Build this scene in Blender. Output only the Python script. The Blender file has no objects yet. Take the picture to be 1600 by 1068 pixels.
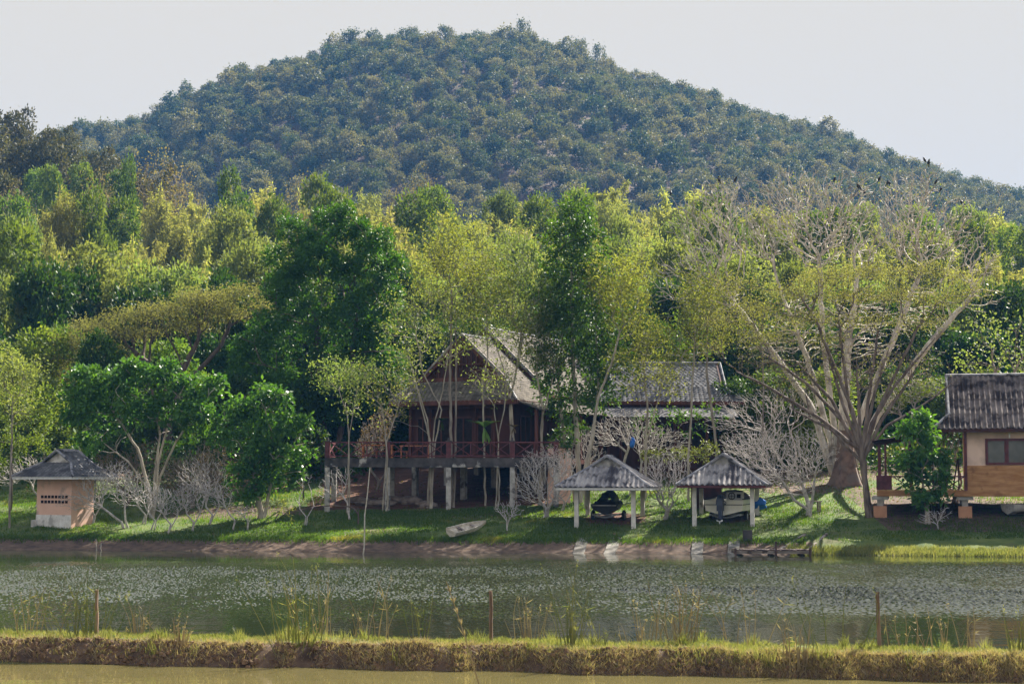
import bpy, math, random
import numpy as np
from mathutils import Vector, Matrix
R = math.radians
sc = bpy.context.scene
COL = sc.collection
# ------------------------------------------------------------------ camera
F_PX = 2667.0; PITCH = math.atan(211/F_PX); CAM_Z = 3.6
cd = bpy.data.cameras.new('camera'); cam = bpy.data.objects.new('camera', cd); COL.objects.link(cam)
cd.sensor_width = 36; cd.lens = F_PX*36/1600; cd.clip_start = .1; cd.clip_end = 6000
cam.location = (0, 0, CAM_Z); cam.rotation_euler = (R(90)+PITCH, 0, 0); sc.camera = cam
# ------------------------------------------------------------------ sun and sky
SUN_EL = R(41); SUN_AZ = R(38)          # azimuth from +Y towards +X
sd = Vector((math.sin(SUN_AZ)*math.cos(SUN_EL), math.cos(SUN_AZ)*math.cos(SUN_EL), math.sin(SUN_EL)))
sl = bpy.data.lights.new('sun', 'SUN'); sl.energy = 5.0; sl.angle = R(.5); sl.color = (1, .93, .80)
so = bpy.data.objects.new('sun', sl); COL.objects.link(so); so.rotation_euler = sd.to_track_quat('Z', 'Y').to_euler(); so.location = (0, 0, 300)
w = bpy.data.worlds.new('World'); sc.world = w; w.use_nodes = True
nt = w.node_tree; nt.nodes.clear()
def N(nt, t, **k):
    n = nt.nodes.new(t)
    for a, b in k.items(): setattr(n, a, b)
    return n
sky = N(nt, 'ShaderNodeTexSky', sky_type='NISHITA', sun_disc=False, sun_elevation=SUN_EL, sun_rotation=SUN_AZ, air_density=1.2, dust_density=2.5, ozone_density=1.0)
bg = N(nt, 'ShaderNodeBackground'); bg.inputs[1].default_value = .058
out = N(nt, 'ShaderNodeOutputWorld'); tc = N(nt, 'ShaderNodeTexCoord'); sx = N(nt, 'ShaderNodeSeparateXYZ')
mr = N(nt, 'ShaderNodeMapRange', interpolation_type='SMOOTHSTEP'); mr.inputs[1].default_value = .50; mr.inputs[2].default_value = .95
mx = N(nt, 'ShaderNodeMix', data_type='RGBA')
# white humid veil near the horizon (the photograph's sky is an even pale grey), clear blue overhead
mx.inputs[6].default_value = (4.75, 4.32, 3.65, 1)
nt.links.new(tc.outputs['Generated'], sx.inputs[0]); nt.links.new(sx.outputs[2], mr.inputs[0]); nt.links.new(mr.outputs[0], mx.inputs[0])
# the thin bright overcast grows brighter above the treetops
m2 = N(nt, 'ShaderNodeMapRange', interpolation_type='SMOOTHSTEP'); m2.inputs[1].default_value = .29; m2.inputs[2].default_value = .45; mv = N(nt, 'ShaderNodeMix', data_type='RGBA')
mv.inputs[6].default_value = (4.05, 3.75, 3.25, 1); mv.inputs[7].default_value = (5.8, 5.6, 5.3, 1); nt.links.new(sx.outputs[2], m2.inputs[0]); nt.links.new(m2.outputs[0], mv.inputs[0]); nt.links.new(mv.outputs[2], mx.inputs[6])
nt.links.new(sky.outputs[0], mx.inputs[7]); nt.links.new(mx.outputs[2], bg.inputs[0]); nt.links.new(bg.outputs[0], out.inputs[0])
sc.view_settings.view_transform = 'Standard'; sc.view_settings.look = 'None'; sc.view_settings.exposure = 1.75; sc.view_settings.gamma = 1
cy = sc.cycles
cy.max_bounces = 6; cy.diffuse_bounces = 3; cy.glossy_bounces = 3; cy.transmission_bounces = 4; cy.volume_bounces = 0; cy.transparent_max_bounces = 4
cy.sample_clamp_indirect = 4; cy.caustics_reflective = False; cy.caustics_refractive = False; cy.use_adaptive_sampling = True; cy.adaptive_threshold = .006; cy.denoising_prefilter = 'ACCURATE'
# ------------------------------------------------------------------ helpers
def ray(px, py):
    u = px-800; v = 534-py
    return u, F_PX*math.cos(PITCH)-v*math.sin(PITCH), F_PX*math.sin(PITCH)+v*math.cos(PITCH)
def at(px, py, D):                        # the point at distance D (along +Y) seen at a photo pixel
    a, b, c = ray(px, py); k = D/b
    return np.array([a*k, D, CAM_Z+c*k])
def ppm(D): return F_PX/D
def ctint(n, rng): return rng.random(n)
def nrm(v):
    return v/np.maximum(np.linalg.norm(v, axis=-1, keepdims=True), 1e-9)
def hash2(i, j, s):
    h = (i*374761393+j*668265263+s*1442695041) & 0x7fffffff
    h = ((h ^ (h >> 13))*1274126177) & 0x7fffffff
    return ((h ^ (h >> 16)) & 0xffff)/65535.0
def vn(x, y, s=0):
    x = np.asarray(x, float); y = np.asarray(y, float)
    i = np.floor(x).astype(np.int64); j = np.floor(y).astype(np.int64); fx = x-i; fy = y-j
    fx = fx*fx*(3-2*fx); fy = fy*fy*(3-2*fy)
    a = hash2(i, j, s); b = hash2(i+1, j, s); c = hash2(i, j+1, s); d = hash2(i+1, j+1, s)
    return (a*(1-fx)+b*fx)*(1-fy)+(c*(1-fx)+d*fx)*fy
def fbm(x, y, s=0, o=4):
    t = 0; a = .5
    for k in range(o): t = t+a*vn(x*2**k, y*2**k, s+k*17); a *= .5
    return t/(1-.5**o)
class Geo:
    def __init__(s): s.v = []; s.f = []; s.t = []; s.m = []; s.n = 0
    def add(s, V, F, tint=.5, mat=0):
        V = np.asarray(V, float).reshape(-1, 3); F = np.asarray(F, np.int64)
        if len(F) == 0: return
        s.v.append(V); s.f.append(F+s.n); s.n += len(V)
        s.t.append(np.broadcast_to(np.asarray(tint, float), (len(V),)) if np.ndim(tint) < 1 or len(np.atleast_1d(tint)) == len(V) else np.repeat(tint, len(V)//len(tint)))
        s.m.append(np.full(len(F), mat))
    def box(s, c, d, rz=0, tint=.5, mat=0, top=1.0):
        x, y, z = d[0]/2, d[1]/2, d[2]/2
        V = np.array([(-x, -y, -z), (x, -y, -z), (x, y, -z), (-x, y, -z), (-x*top, -y*top, z), (x*top, -y*top, z), (x*top, y*top, z), (-x*top, y*top, z)])
        ca, sa = math.cos(rz), math.sin(rz)
        V = np.stack([V[:, 0]*ca-V[:, 1]*sa, V[:, 0]*sa+V[:, 1]*ca, V[:, 2]], 1)+np.array(c)
        s.add(V, [(0, 3, 2, 1), (4, 5, 6, 7), (0, 1, 5, 4), (1, 2, 6, 5), (2, 3, 7, 6), (3, 0, 4, 7)], tint, mat)
    def bb(s, a, b, tint=.5, mat=0):      # box from corner a to corner b
        a = np.array(a, float); b = np.array(b, float); s.box((a+b)/2, np.abs(b-a), 0, tint, mat)
    def bar(s, a, b, wd, h, tint=.5, mat=0):
        a = np.array(a, float); b = np.array(b, float); d = nrm(b-a); up = np.array([0, 0, 1.]) if abs(d[2]) < .95 else np.array([0, 1., 0])
        x = nrm(np.cross(d, up)); y = np.cross(x, d); V = []
        for p in (a, b):
            for i, j in ((-1, -1), (1, -1), (1, 1), (-1, 1)): V.append(p+x*wd/2*i+y*h/2*j)
        s.add(V, [(0, 3, 2, 1), (4, 5, 6, 7), (0, 1, 5, 4), (1, 2, 6, 5), (2, 3, 7, 6), (3, 0, 4, 7)], tint, mat)
    def tube(s, P, rad, k=6, tint=.5, mat=0, cap=False):
        P = np.asarray(P, float); n = len(P); rad = np.broadcast_to(np.asarray(rad, float), (n,))
        T = np.empty_like(P); T[1:-1] = P[2:]-P[:-2]; T[0] = P[1]-P[0]; T[-1] = P[-1]-P[-2]; T = nrm(T)
        ref = np.array([0.31, .17, .93]) if abs(T[0][2]) < .8 else np.array([.9, .43, .05])
        X = nrm(np.cross(T, ref)); Y = np.cross(T, X)
        a = np.arange(k)*2*math.pi/k
        V = P[:, None, :]+rad[:, None, None]*(np.cos(a)[None, :, None]*X[:, None, :]+np.sin(a)[None, :, None]*Y[:, None, :])
        i = np.arange(n-1)[:, None]*k; j = np.arange(k)[None, :]; j2 = (j+1) % k
        F = np.stack([i+j, i+j2, i+k+j2, i+k+j], -1).reshape(-1, 4)
        s.add(V.reshape(-1, 3), F, tint, mat)
        if cap:
            for q, o in ((0, 0), (n-1, 1)):
                c = len(s.v[-1]) if False else None
                V2 = np.vstack([V[q], P[q]]); jj = np.arange(k); s.add(V2, np.stack([jj, (jj+1) % k, np.full(k, k)], 1) if o else np.stack([(jj+1) % k, jj, np.full(k, k)], 1), tint, mat)
    def grid(s, P, tint=.5, mat=0):       # P (a,b,3)
        a, b = P.shape[:2]; i = np.arange(a-1)[:, None]*b; j = np.arange(b-1)[None, :]
        F = np.stack([i+j, i+j+1, i+b+j+1, i+b+j], -1).reshape(-1, 4)
        s.add(P.reshape(-1, 3), F, tint, mat)
    def leaves(s, P, d, L, W, rng, mat=0, tint=None, fold=None):
        n = len(P)
        if n == 0: return
        L = np.broadcast_to(np.asarray(L, float), (n,))[:, None]; W = np.broadcast_to(np.asarray(W, float), (n,))[:, None]
        sd_ = nrm(np.cross(d, rng.normal(size=(n, 3)))); m = P+d*L*.5
        V = np.stack([P, m+sd_*W/2, P+d*L, m-sd_*W/2], 1).reshape(-1, 3)
        F = np.arange(4*n).reshape(n, 4)
        s.add(V, F, np.repeat(rng.random(n) if tint is None else tint, 4), mat)
    def xf(s, M):                         # move everything built so far
        M = np.array(M); s.v = [v@M[:3, :3].T+M[:3, 3] for v in s.v]
    def data(s, name, mats, smooth=False):
        me = bpy.data.meshes.new(name); V = np.concatenate(s.v); nl = [f.shape[1]*len(f) for f in s.f]
        loops = np.concatenate([f.ravel() for f in s.f]); sz = np.concatenate([np.full(len(f), f.shape[1]) for f in s.f])
        me.vertices.add(len(V)); me.vertices.foreach_set('co', V.astype(np.float32).ravel())
        me.loops.add(len(loops)); me.loops.foreach_set('vertex_index', loops.astype(np.int32))
        me.polygons.add(len(sz)); st = np.concatenate([[0], np.cumsum(sz)[:-1]]); me.polygons.foreach_set('loop_start', st.astype(np.int32))
        for m in (mats if isinstance(mats, (list, tuple)) else [mats]): me.materials.append(m)
        me.polygons.foreach_set('material_index', np.concatenate(s.m).astype(np.int32))
        me.update(calc_edges=True)
        at_ = me.attributes.new('tint', 'FLOAT', 'POINT'); at_.data.foreach_set('value', np.concatenate(s.t).astype(np.float32))
        me.shade_smooth() if smooth else me.shade_flat()
        return me
    def build(s, name, mats, parent=None, smooth=False):
        return link(name, s.data(name, mats, smooth), parent)
def link(name, me, parent=None):
    o = bpy.data.objects.new(name, me); COL.objects.link(o)
    if parent: o.parent = parent
    return o
def tag(o, label=None, cat=None, group=None, kind=None):
    if label: o['label'] = label
    if cat: o['category'] = cat
    if group: o['group'] = group
    if kind: o['kind'] = kind
    return o
def empty(name, loc, rz=0, label=None, cat=None, group=None):
    o = bpy.data.objects.new(name, None); COL.objects.link(o); o.location = loc; o.rotation_euler = (0, 0, rz); o.empty_display_size = .3
    return tag(o, label, cat, group)
def dup(o, loc, rz=0, scale=(1, 1, 1), label=None, group=None):
    r = o.copy(); COL.objects.link(r); r.location = loc; r.rotation_euler = (0, 0, rz); r.scale = scale
    if label: r['label'] = label
    if group: r['group'] = group
    for ch in list(o.children):
        c = ch.copy(); COL.objects.link(c); c.parent = r
        for g in list(ch.children):
            d = g.copy(); COL.objects.link(d); d.parent = c
    return r
# ------------------------------------------------------------------ materials
def mat(name, c1, c2=None, rough=.8, scale=6, detail=4, bump=0, stretch=(1, 1, 1), spec=.3, transl=0, c3=None, s3=1.5, t3=(.5, .6), tintmix=0, objrand=0, metal=0, contrast=(.35, .65), tcol=None, coords='Object'):
    """noise between c1 and c2, optional blotches of c3, per-leaf tint, per-object variation"""
    m = bpy.data.materials.new(name); m.use_nodes = True; t = m.node_tree; t.nodes.clear(); L = t.links.new
    o = N(t, 'ShaderNodeOutputMaterial'); b = N(t, 'ShaderNodeBsdfPrincipled')
    b.inputs['Roughness'].default_value = rough; b.inputs['Specular IOR Level'].default_value = spec; b.inputs['Metallic'].default_value = metal
    c2 = c2 or c1
    cc = N(t, 'ShaderNodeTexCoord'); mp = N(t, 'ShaderNodeMapping'); mp.inputs['Scale'].default_value = stretch; L(cc.outputs[coords], mp.inputs[0])
    no = N(t, 'ShaderNodeTexNoise'); no.inputs['Scale'].default_value = scale; no.inputs['Detail'].default_value = detail; L(mp.outputs[0], no.inputs['Vector'])
    r = N(t, 'ShaderNodeMapRange'); r.inputs[1].default_value, r.inputs[2].default_value = contrast; fac = r.outputs[0]; L(no.outputs[0], r.inputs[0])
    if tintmix:
        a = N(t, 'ShaderNodeAttribute', attribute_name='tint'); x = N(t, 'ShaderNodeMix', data_type='FLOAT'); x.inputs[0].default_value = tintmix
        L(fac, x.inputs[2]); L(a.outputs['Fac'], x.inputs[3]); fac = x.outputs[0]
    mx = N(t, 'ShaderNodeMix', data_type='RGBA'); mx.inputs[6].default_value = (*c1, 1); mx.inputs[7].default_value = (*c2, 1); L(fac, mx.inputs[0]); col = mx.outputs[2]
    if c3:
        n3 = N(t, 'ShaderNodeTexNoise'); n3.inputs['Scale'].default_value = s3; n3.inputs['Detail'].default_value = 5; L(cc.outputs[coords], n3.inputs['Vector'])
        r3 = N(t, 'ShaderNodeMapRange', interpolation_type='SMOOTHSTEP'); r3.inputs[1].default_value, r3.inputs[2].default_value = t3; L(n3.outputs[0], r3.inputs[0])
        m3 = N(t, 'ShaderNodeMix', data_type='RGBA'); m3.inputs[7].default_value = (*c3, 1); L(col, m3.inputs[6]); L(r3.outputs[0], m3.inputs[0]); col = m3.outputs[2]
    if objrand:
        oi = N(t, 'ShaderNodeObjectInfo'); hs = N(t, 'ShaderNodeHueSaturation'); q = N(t, 'ShaderNodeMapRange'); q.inputs[3].default_value = .5-objrand*.02; q.inputs[4].default_value = .5+objrand*.045
        v = N(t, 'ShaderNodeMapRange'); v.inputs[3].default_value = 1-objrand*.5; v.inputs[4].default_value = 1+objrand*.5
        ml = N(t, 'ShaderNodeMath', operation='FRACT'); mm = N(t, 'ShaderNodeMath', operation='MULTIPLY'); mm.inputs[1].default_value = 7.31
        L(oi.outputs['Random'], q.inputs[0]); L(oi.outputs['Random'], mm.inputs[0]); L(mm.outputs[0], ml.inputs[0]); L(ml.outputs[0], v.inputs[0])
        L(q.outputs[0], hs.inputs[0]); L(v.outputs[0], hs.inputs[2]); L(col, hs.inputs['Color']); col = hs.outputs[0]
    L(col, b.inputs['Base Color'])
    if bump:
        bp = N(t, 'ShaderNodeBump'); bp.inputs['Strength'].default_value = 1; bp.inputs['Distance'].default_value = bump; L(no.outputs[0], bp.inputs['Height']); L(bp.outputs[0], b.inputs['Normal'])
    sh = b.outputs[0]
    if transl:
        tr = N(t, 'ShaderNodeBsdfTranslucent'); ms = N(t, 'ShaderNodeMixShader'); ms.inputs[0].default_value = transl
        ht = N(t, 'ShaderNodeMix', data_type='RGBA', blend_type='MULTIPLY'); ht.inputs[0].default_value = 1; ht.inputs[7].default_value = (*(tcol or (1.5, 1.45, .6)), 1)
        L(col, ht.inputs[6]); L(ht.outputs[2], tr.inputs[0]); L(sh, ms.inputs[1]); L(tr.outputs[0], ms.inputs[2]); sh = ms.outputs[0]
    L(sh, o.inputs[0]); return m
# ------------------------------------------------------------------ terrain
PROF = np.array([(-60, -.9), (-1.5, -.7), (0, 0), (.9, .18), (1.9, .5), (2.3, .6), (8, 1.5), (12, 2.05), (24, 3.9), (45, 6), (80, 12.5), (130, 22), (180, 32), (225, 40), (260, 41), (300, 36), (360, 34), (420, 30), (2600, 30)])
def shore(x): return 82-.14*np.clip(x, -45, 45)-np.clip((x-14)/8, 0, 1)*.9+.5*(fbm(x*.25, x*0+3.3, 5)-.5)+.25*(vn(x*1.7, x*0, 8)-.5)
def dike_front(x): return 32.1-.175*np.clip(x, -16, 16)+.35*(vn(x*.8, x*0, 21)-.5)+.2*(vn(x*3, x*0, 22)-.5)
RID = np.array([(-900, 330), (-300, 290), (0, 235), (118, 203), (180, 200), (290, 150), (370, 112), (460, 88), (560, 60), (660, 52), (740, 51), (820, 57), (880, 70), (950, 100), (1060, 136), (1200, 178), (1300, 210), (1400, 250), (1500, 280), (1600, 312), (2000, 400), (2600, 500)])
def hillz(x, y):
    px = 800+x/np.maximum(y, 50)*F_PX
    top = CAM_Z+(745-np.interp(px, RID[:, 0], RID[:, 1]))/F_PX*720-4
    t = np.clip((y-400)/320, 0, 1); back = np.clip((y-720)/500, 0, 1)
    z = 30+(top-30)*(t*.75+.25*t*t*(3-2*t))*(1-back*back*(3-2*back))
    return z+(fbm(x*.018, y*.018, 77)-.5)*12*t*(1-t)*4
def G(x, y):
    x = np.asarray(x, float); y = np.asarray(y, float)
    s = y-shore(x); z = np.interp(s, PROF[:, 0], PROF[:, 1])
    z = z+np.clip((s-30)/80, 0, 1)*(fbm(x*.03, y*.03, 31)-.5)*8+np.clip((s-1)/3, 0, 1)*(fbm(x*.35, y*.35, 41)-.5)*.16+np.clip(s*4, 0, 1)*np.clip(3-s, 0, 1)*(fbm(x*2.2, y*2.2, 43)-.5)*.14
    z = z+24*np.exp(-((x+128)/70)**2-((y-325)/70)**2)        # wooded ridge on the left
    df = dike_front(x); u = y-df
    top = .40+.10*(fbm(x*1.1, y*1.1, 51)-.5)
    prof = np.minimum(np.clip(u/.40, -3, 1), np.clip((2.3-u)/.7, -2, 1))
    dz = np.where(prof > 0, top*prof**.8, prof*.35)+np.clip(prof*3, 0, 1)*(fbm(x*5, y*5, 61)-.5)*.16
    z = np.where(y < 45, np.maximum(z, np.maximum(dz, -.9)), z)
    nb = np.clip((7-y)/4, 0, 1); z = np.where(y < 12, -.9+2.9*nb*nb*(3-2*nb), z)
    z = np.where(y > 400, hillz(x, y), z)
    return z
def g1(x, y): return float(G(np.array([x]), np.array([y]))[0])
# ------------------------------------------------------------------ the ground, one sheet to the horizon
xs = np.unique(np.concatenate([-np.geomspace(46, 2600, 46)[::-1], np.arange(-46, 46.01, .34), np.geomspace(46, 2600, 46)]))
ys = np.concatenate([[-300, -100, -30], np.arange(-5, 29, 2.), np.arange(29.2, 37, .14), np.arange(37.5, 77, 2.), np.arange(77, 108, .32), np.arange(108, 400, 5), [399.9, 400.5], np.arange(405, 730, 9), np.geomspace(740, 5200, 20)])
XX, YY = np.meshgrid(xs, ys, indexing='ij'); ZZ = G(XX, YY)
gg = Geo(); gg.grid(np.stack([XX, YY, ZZ], -1)[::-1])
gm = mat('ground_soil', (.05, .085, .018), (.11, .14, .03), rough=.95, scale=.9, detail=8, bump=.05, c3=(.09, .075, .036), s3=.35, t3=(.55, .72), contrast=(.35, .68))
ground = gg.build('ground', gm, smooth=True); tag(ground, kind='structure')
def ground_mat(m):                       # attribute 'zone': 0 grass, 1 bare brown earth, 2 red soil
    t = m.node_tree; L = t.links.new; b = [n for n in t.nodes if n.type == 'BSDF_PRINCIPLED'][0]
    src = b.inputs['Base Color'].links[0].from_socket
    cc = N(t, 'ShaderNodeTexCoord')
    def layer(src, attr, ca, cb, sc_, jit=.35):
        a = N(t, 'ShaderNodeAttribute', attribute_name=attr); n = N(t, 'ShaderNodeTexNoise'); n.inputs['Scale'].default_value = sc_; n.inputs['Detail'].default_value = 9; n.inputs['Roughness'].default_value = .65; L(cc.outputs['Object'], n.inputs['Vector'])
        mp = N(t, 'ShaderNodeMapRange'); mp.inputs[1].default_value, mp.inputs[2].default_value = .36, .66; L(n.outputs[0], mp.inputs[0])
        cm = N(t, 'ShaderNodeMix', data_type='RGBA'); cm.inputs[6].default_value = (*ca, 1); cm.inputs[7].default_value = (*cb, 1); L(mp.outputs[0], cm.inputs[0])
        ad = N(t, 'ShaderNodeMath', operation='MULTIPLY_ADD'); ad.inputs[1].default_value = jit*2; L(n.outputs[0], ad.inputs[0]); L(a.outputs['Fac'], ad.inputs[2])
        r = N(t, 'ShaderNodeMapRange', interpolation_type='SMOOTHSTEP'); r.inputs[1].default_value = .5+jit*.8; r.inputs[2].default_value = .5+jit*1.25; L(ad.outputs[0], r.inputs[0])
        x = N(t, 'ShaderNodeMix', data_type='RGBA'); L(r.outputs[0], x.inputs[0]); L(src, x.inputs[6]); L(cm.outputs[2], x.inputs[7]); return x.outputs[2]
    s1 = layer(src, 'soil', (.05, .032, .024), (.15, .098, .066), 2.3)
    s2 = layer(s1, 'redsoil', (.065, .03, .018), (.14, .062, .036), 1.4)
    L(s2, b.inputs['Base Color'])
ground_mat(gm)
fx, fy = XX[::-1].ravel(), YY[::-1].ravel(); s_ = fy-shore(fx); pxx = 800+fx/np.maximum(fy, 1)*F_PX
soil = np.clip((2.2-s_)/.5, 0, 1); soil = np.where(fy < 45, 1, soil)
u_ = fy-dike_front(fx); soil = np.where((u_ > .55) & (u_ < 2.4), .25, soil)
soil = np.maximum(soil, np.clip((s_-17)/6, 0, 1)*.75)
soil = np.maximum(soil, .7*np.clip(1-np.abs(pxx-1240)/260, 0, 1)*np.clip((s_-13)/4, 0, 1))
def blob(x0, y0, rx, ry): return np.exp(-((fx-x0)/rx)**2-((fy-y0)/ry)**2)
red = np.clip((fx+12)/1.2, 0, 1)*np.clip((3.2-fx)/1.2, 0, 1)*np.clip((fy-93.3)/.8, 0, 1)*np.clip((110-fy)/3, 0, 1)
red = np.maximum(red, .95*blob(5.4, 89, 2.0, 2.3)); soil = np.maximum(soil, .8*blob(11.4, 88.6, 1.6, 1.8)); 
soil = np.where((fx > 18.5) & (s_ > 5) & (fy < 97), .9, soil); soil = np.where((fx > 14.5) & (s_ < 2.3) & (s_ > .15), .1, soil)
soil = np.maximum(soil, .8*blob(-15, 93.5, 6, 3))
for nm, a in (('soil', soil), ('redsoil', red)):
    at_ = ground.data.attributes.new(nm, 'FLOAT', 'POINT'); at_.data.foreach_set('value', a.astype(np.float32))
# ------------------------------------------------------------------ water
def water_mat(name, base, amp, calm):
    m = bpy.data.materials.new(name); m.use_nodes = True; t = m.node_tree; t.nodes.clear(); L = t.links.new
    o = N(t, 'ShaderNodeOutputMaterial'); b = N(t, 'ShaderNodeBsdfPrincipled'); b.inputs['Base Color'].default_value = (*base, 1); b.inputs['Roughness'].default_value = .045; b.inputs['IOR'].default_value = 1.33
    cc = N(t, 'ShaderNodeTexCoord')
    def noise(sc_, st, det=2, dist=0):
        mp = N(t, 'ShaderNodeMapping'); mp.inputs['Scale'].default_value = st; L(cc.outputs['Object'], mp.inputs[0])
        n = N(t, 'ShaderNodeTexNoise'); n.inputs['Scale'].default_value = sc_; n.inputs['Detail'].default_value = det; n.inputs['Distortion'].default_value = dist; L(mp.outputs[0], n.inputs['Vector']); return n.outputs[0]
    small = noise(1, (5.5, 1.3, 1), 2, .2)        # wavelets
    soft = noise(1.1, (.5, 1.0, 1), 2)
    patch = noise(.07, (.45, 1.6, 1), 3)          # cat's paws
    sx = N(t, 'ShaderNodeSeparateXYZ'); L(cc.outputs['Object'], sx.inputs[0])
    def rng_(src, a, b_, c=0, d=1):
        r = N(t, 'ShaderNodeMapRange', interpolation_type='SMOOTHSTEP'); r.inputs[1].default_value, r.inputs[2].default_value, r.inputs[3].default_value, r.inputs[4].default_value = a, b_, c, d; L(src, r.inputs[0]); return r.outputs[0]
    def mul(a, b_, op='MULTIPLY'):
        q = N(t, 'ShaderNodeMath', operation=op); (L(a, q.inputs[0]) if hasattr(a, 'links') else setattr(q.inputs[0], 'default_value', a)); (L(b_, q.inputs[1]) if hasattr(b_, 'links') else setattr(q.inputs[1], 'default_value', b_)); return q.outputs[0]
    pk = mul(rng_(small, .50, .78), 1.0)
    if calm:
        band = mul(rng_(sx.outputs[1], 44, 56), rng_(sx.outputs[1], 77, 68)); wind = mul(band, rng_(patch, .36, .56)); wind = mul(wind, .02, 'ADD')
        h = mul(mul(pk, wind), amp)
    else: h = mul(pk, amp*.06)
    h = mul(h, mul(soft, .010), 'ADD')
    bp = N(t, 'ShaderNodeBump'); bp.inputs['Strength'].default_value = 1; bp.inputs['Distance'].default_value = 1; L(h, bp.inputs['Height']); L(bp.outputs[0], b.inputs['Normal'])
    L(b.outputs[0], o.inputs[0]); return m
def sheet(name, pts, m):
    g = Geo(); g.add(pts, [list(range(len(pts)))]); o = g.build(name, m); return tag(o, kind='structure')
wx = np.unique(np.concatenate([[-140, -90, -50], np.arange(-29, 29.01, .05), [50, 90, 140]])); wy = np.concatenate([[33.4, 38], np.arange(40, 77, .16), [80, 85, 100]])
WX, WY = np.meshgrid(wx, wy, indexing='ij'); rw = np.random.default_rng(2); fine = (np.abs(WX) < 29) & (WY > 39.9) & (WY < 77)
wind = np.clip((WY-41)/14, 0, 1)*np.clip((75.5-WY)/14, 0, 1); wind = wind*(3-2*wind)*wind*np.clip((fbm(WX*.07, WY*.10, 91)-.30)/.24, .5, 1)*np.clip(fbm(WX*.5, WY*.25, 95)/.5, .3, 1.2)
hh = np.clip(rw.random(WX.shape)-.36, 0, 1)/.64; WZ = np.where(fine, hh**1.3*wind*.080+(rw.random(WX.shape)-.5)*.0012, 0); WZ = WZ-WZ*.0
g = Geo(); g.grid(np.stack([WX, WY, WZ], -1)[::-1]); tag(g.build('pond_water', water_mat('pond_water', (.022, .028, .012), .02, True)), kind='structure')
sheet('near_pond_water', [(-140, 3, -.004), (140, 3, -.004), (140, 33.396, -.004), (-140, 33.396, -.004)], water_mat('muddy_water', (.115, .10, .04), .02, False))
# ------------------------------------------------------------------ haze
g = Geo(); g.bb((-2700, -320, -2.2), (2700, 5300, 235))
hm = bpy.data.materials.new('haze_air'); hm.use_nodes = True; t = hm.node_tree; t.nodes.clear(); o = N(t, 'ShaderNodeOutputMaterial'); v = N(t, 'ShaderNodeVolumePrincipled')
v.inputs['Color'].default_value = (.13, .42, 1.0, 1); v.inputs['Density'].default_value = HAZE = .00014; v.inputs['Anisotropy'].default_value = .1
t.links.new(v.outputs[0], o.inputs['Volume']); tag(g.build('haze', hm), 'pale blue haze in the air over the valley', 'haze', kind='stuff')
# ------------------------------------------------------------------ foliage materials
M = {}
def leafmat(k, c1, c2, tr=.35, rough=.5, spec=.35, objrand=0, c3=None, tcol=None, **kw): M[k] = mat(k, c1, c2, rough=rough, spec=spec, transl=tr, tintmix=.75, scale=.5, detail=2, objrand=objrand, c3=c3, tcol=tcol, **kw)
leafmat('hill_leaf', (.022, .055, .02), (.20, .175, .09), .3, .6, .15)
leafmat('ridge_leaf', (.035, .05, .014), (.13, .11, .05), .25, .6, .15, objrand=.3)
leafmat('bamboo_leaf', (.16, .19, .06), (.34, .33, .13), .45, .7, .1, objrand=.6)
leafmat('bright_leaf', (.09, .135, .04), (.20, .22, .08), .45, .6, .15, objrand=.5)
leafmat('bush_leaf', (.05, .10, .015), (.15, .19, .035), .4, .6, .15, objrand=.5)
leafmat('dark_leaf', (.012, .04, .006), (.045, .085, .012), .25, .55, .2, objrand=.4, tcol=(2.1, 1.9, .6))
leafmat('column_leaf', (.02, .065, .010), (.075, .14, .024), .32, .5, .17, tcol=(2.1, 1.9, .6))
leafmat('mango_leaf', (.02, .08, .008), (.07, .16, .018), .28, .5, .17, tcol=(2.1, 1.9, .6))
leafmat('bigleaf', (.02, .085, .014), (.10, .21, .04), .32, .42, .25, tcol=(2.1, 1.9, .6))
leafmat('feather_leaf', (.09, .14, .04), (.22, .25, .09), .45, .6, .15, objrand=.5)
leafmat('rain_leaf', (.10, .12, .05), (.19, .18, .085), .5, .7, .1)
leafmat('olive_leaf', (.12, .15, .035), (.23, .24, .07), .5, .7, .1)
leafmat('hedge_leaf', (.10, .13, .025), (.18, .20, .05), .3, .6)
leafmat('grass_lawn', (.02, .06, .010), (.07, .115, .02), .45, .6, tcol=(3.2, 2.9, .9), c3=(.15, .15, .05), s3=.5, t3=(.60, .75))
leafmat('grass_dike', (.10, .14, .04), (.29, .28, .14), .4, .7, .1)
leafmat('grass_dry', (.20, .155, .105), (.44, .37, .25), .3, .7)
leafmat('twig_leaf', (.15, .13, .06), (.27, .22, .11), .35, .7, .1)
leafmat('fern_leaf', (.12, .24, .04), (.20, .34, .07), .35, .5)
leafmat('dry_leaf', (.11, .08, .045), (.22, .155, .09), .3, .7)
M['pale_bark'] = mat('pale_bark', (.24, .21, .17), (.45, .40, .33), scale=5, stretch=(1, 1, .3), bump=.01)
M['bleached_bark'] = mat('bleached_bark', (.40, .36, .30), (.64, .59, .52), scale=5, stretch=(1, 1, .3), bump=.01, c3=(.25, .22, .19), s3=1, t3=(.5, .65))
M['brown_bark'] = mat('brown_bark', (.10, .07, .06), (.24, .19, .16), scale=5, stretch=(1, 1, .3), bump=.02)
M['grey_bark'] = mat('grey_bark', (.16, .13, .11), (.33, .29, .25), scale=5, stretch=(1, 1, .3), bump=.02)
M['dark_bark'] = mat('dark_bark', (.07, .05, .04), (.16, .12, .10), scale=5, stretch=(1, 1, .3), bump=.02)
M['frangi_bark'] = mat('frangi_bark', (.30, .27, .26), (.55, .51, .48), scale=8, bump=.005)
M['culm'] = mat('culm', (.20, .19, .06), (.34, .30, .14), scale=3)
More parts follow.
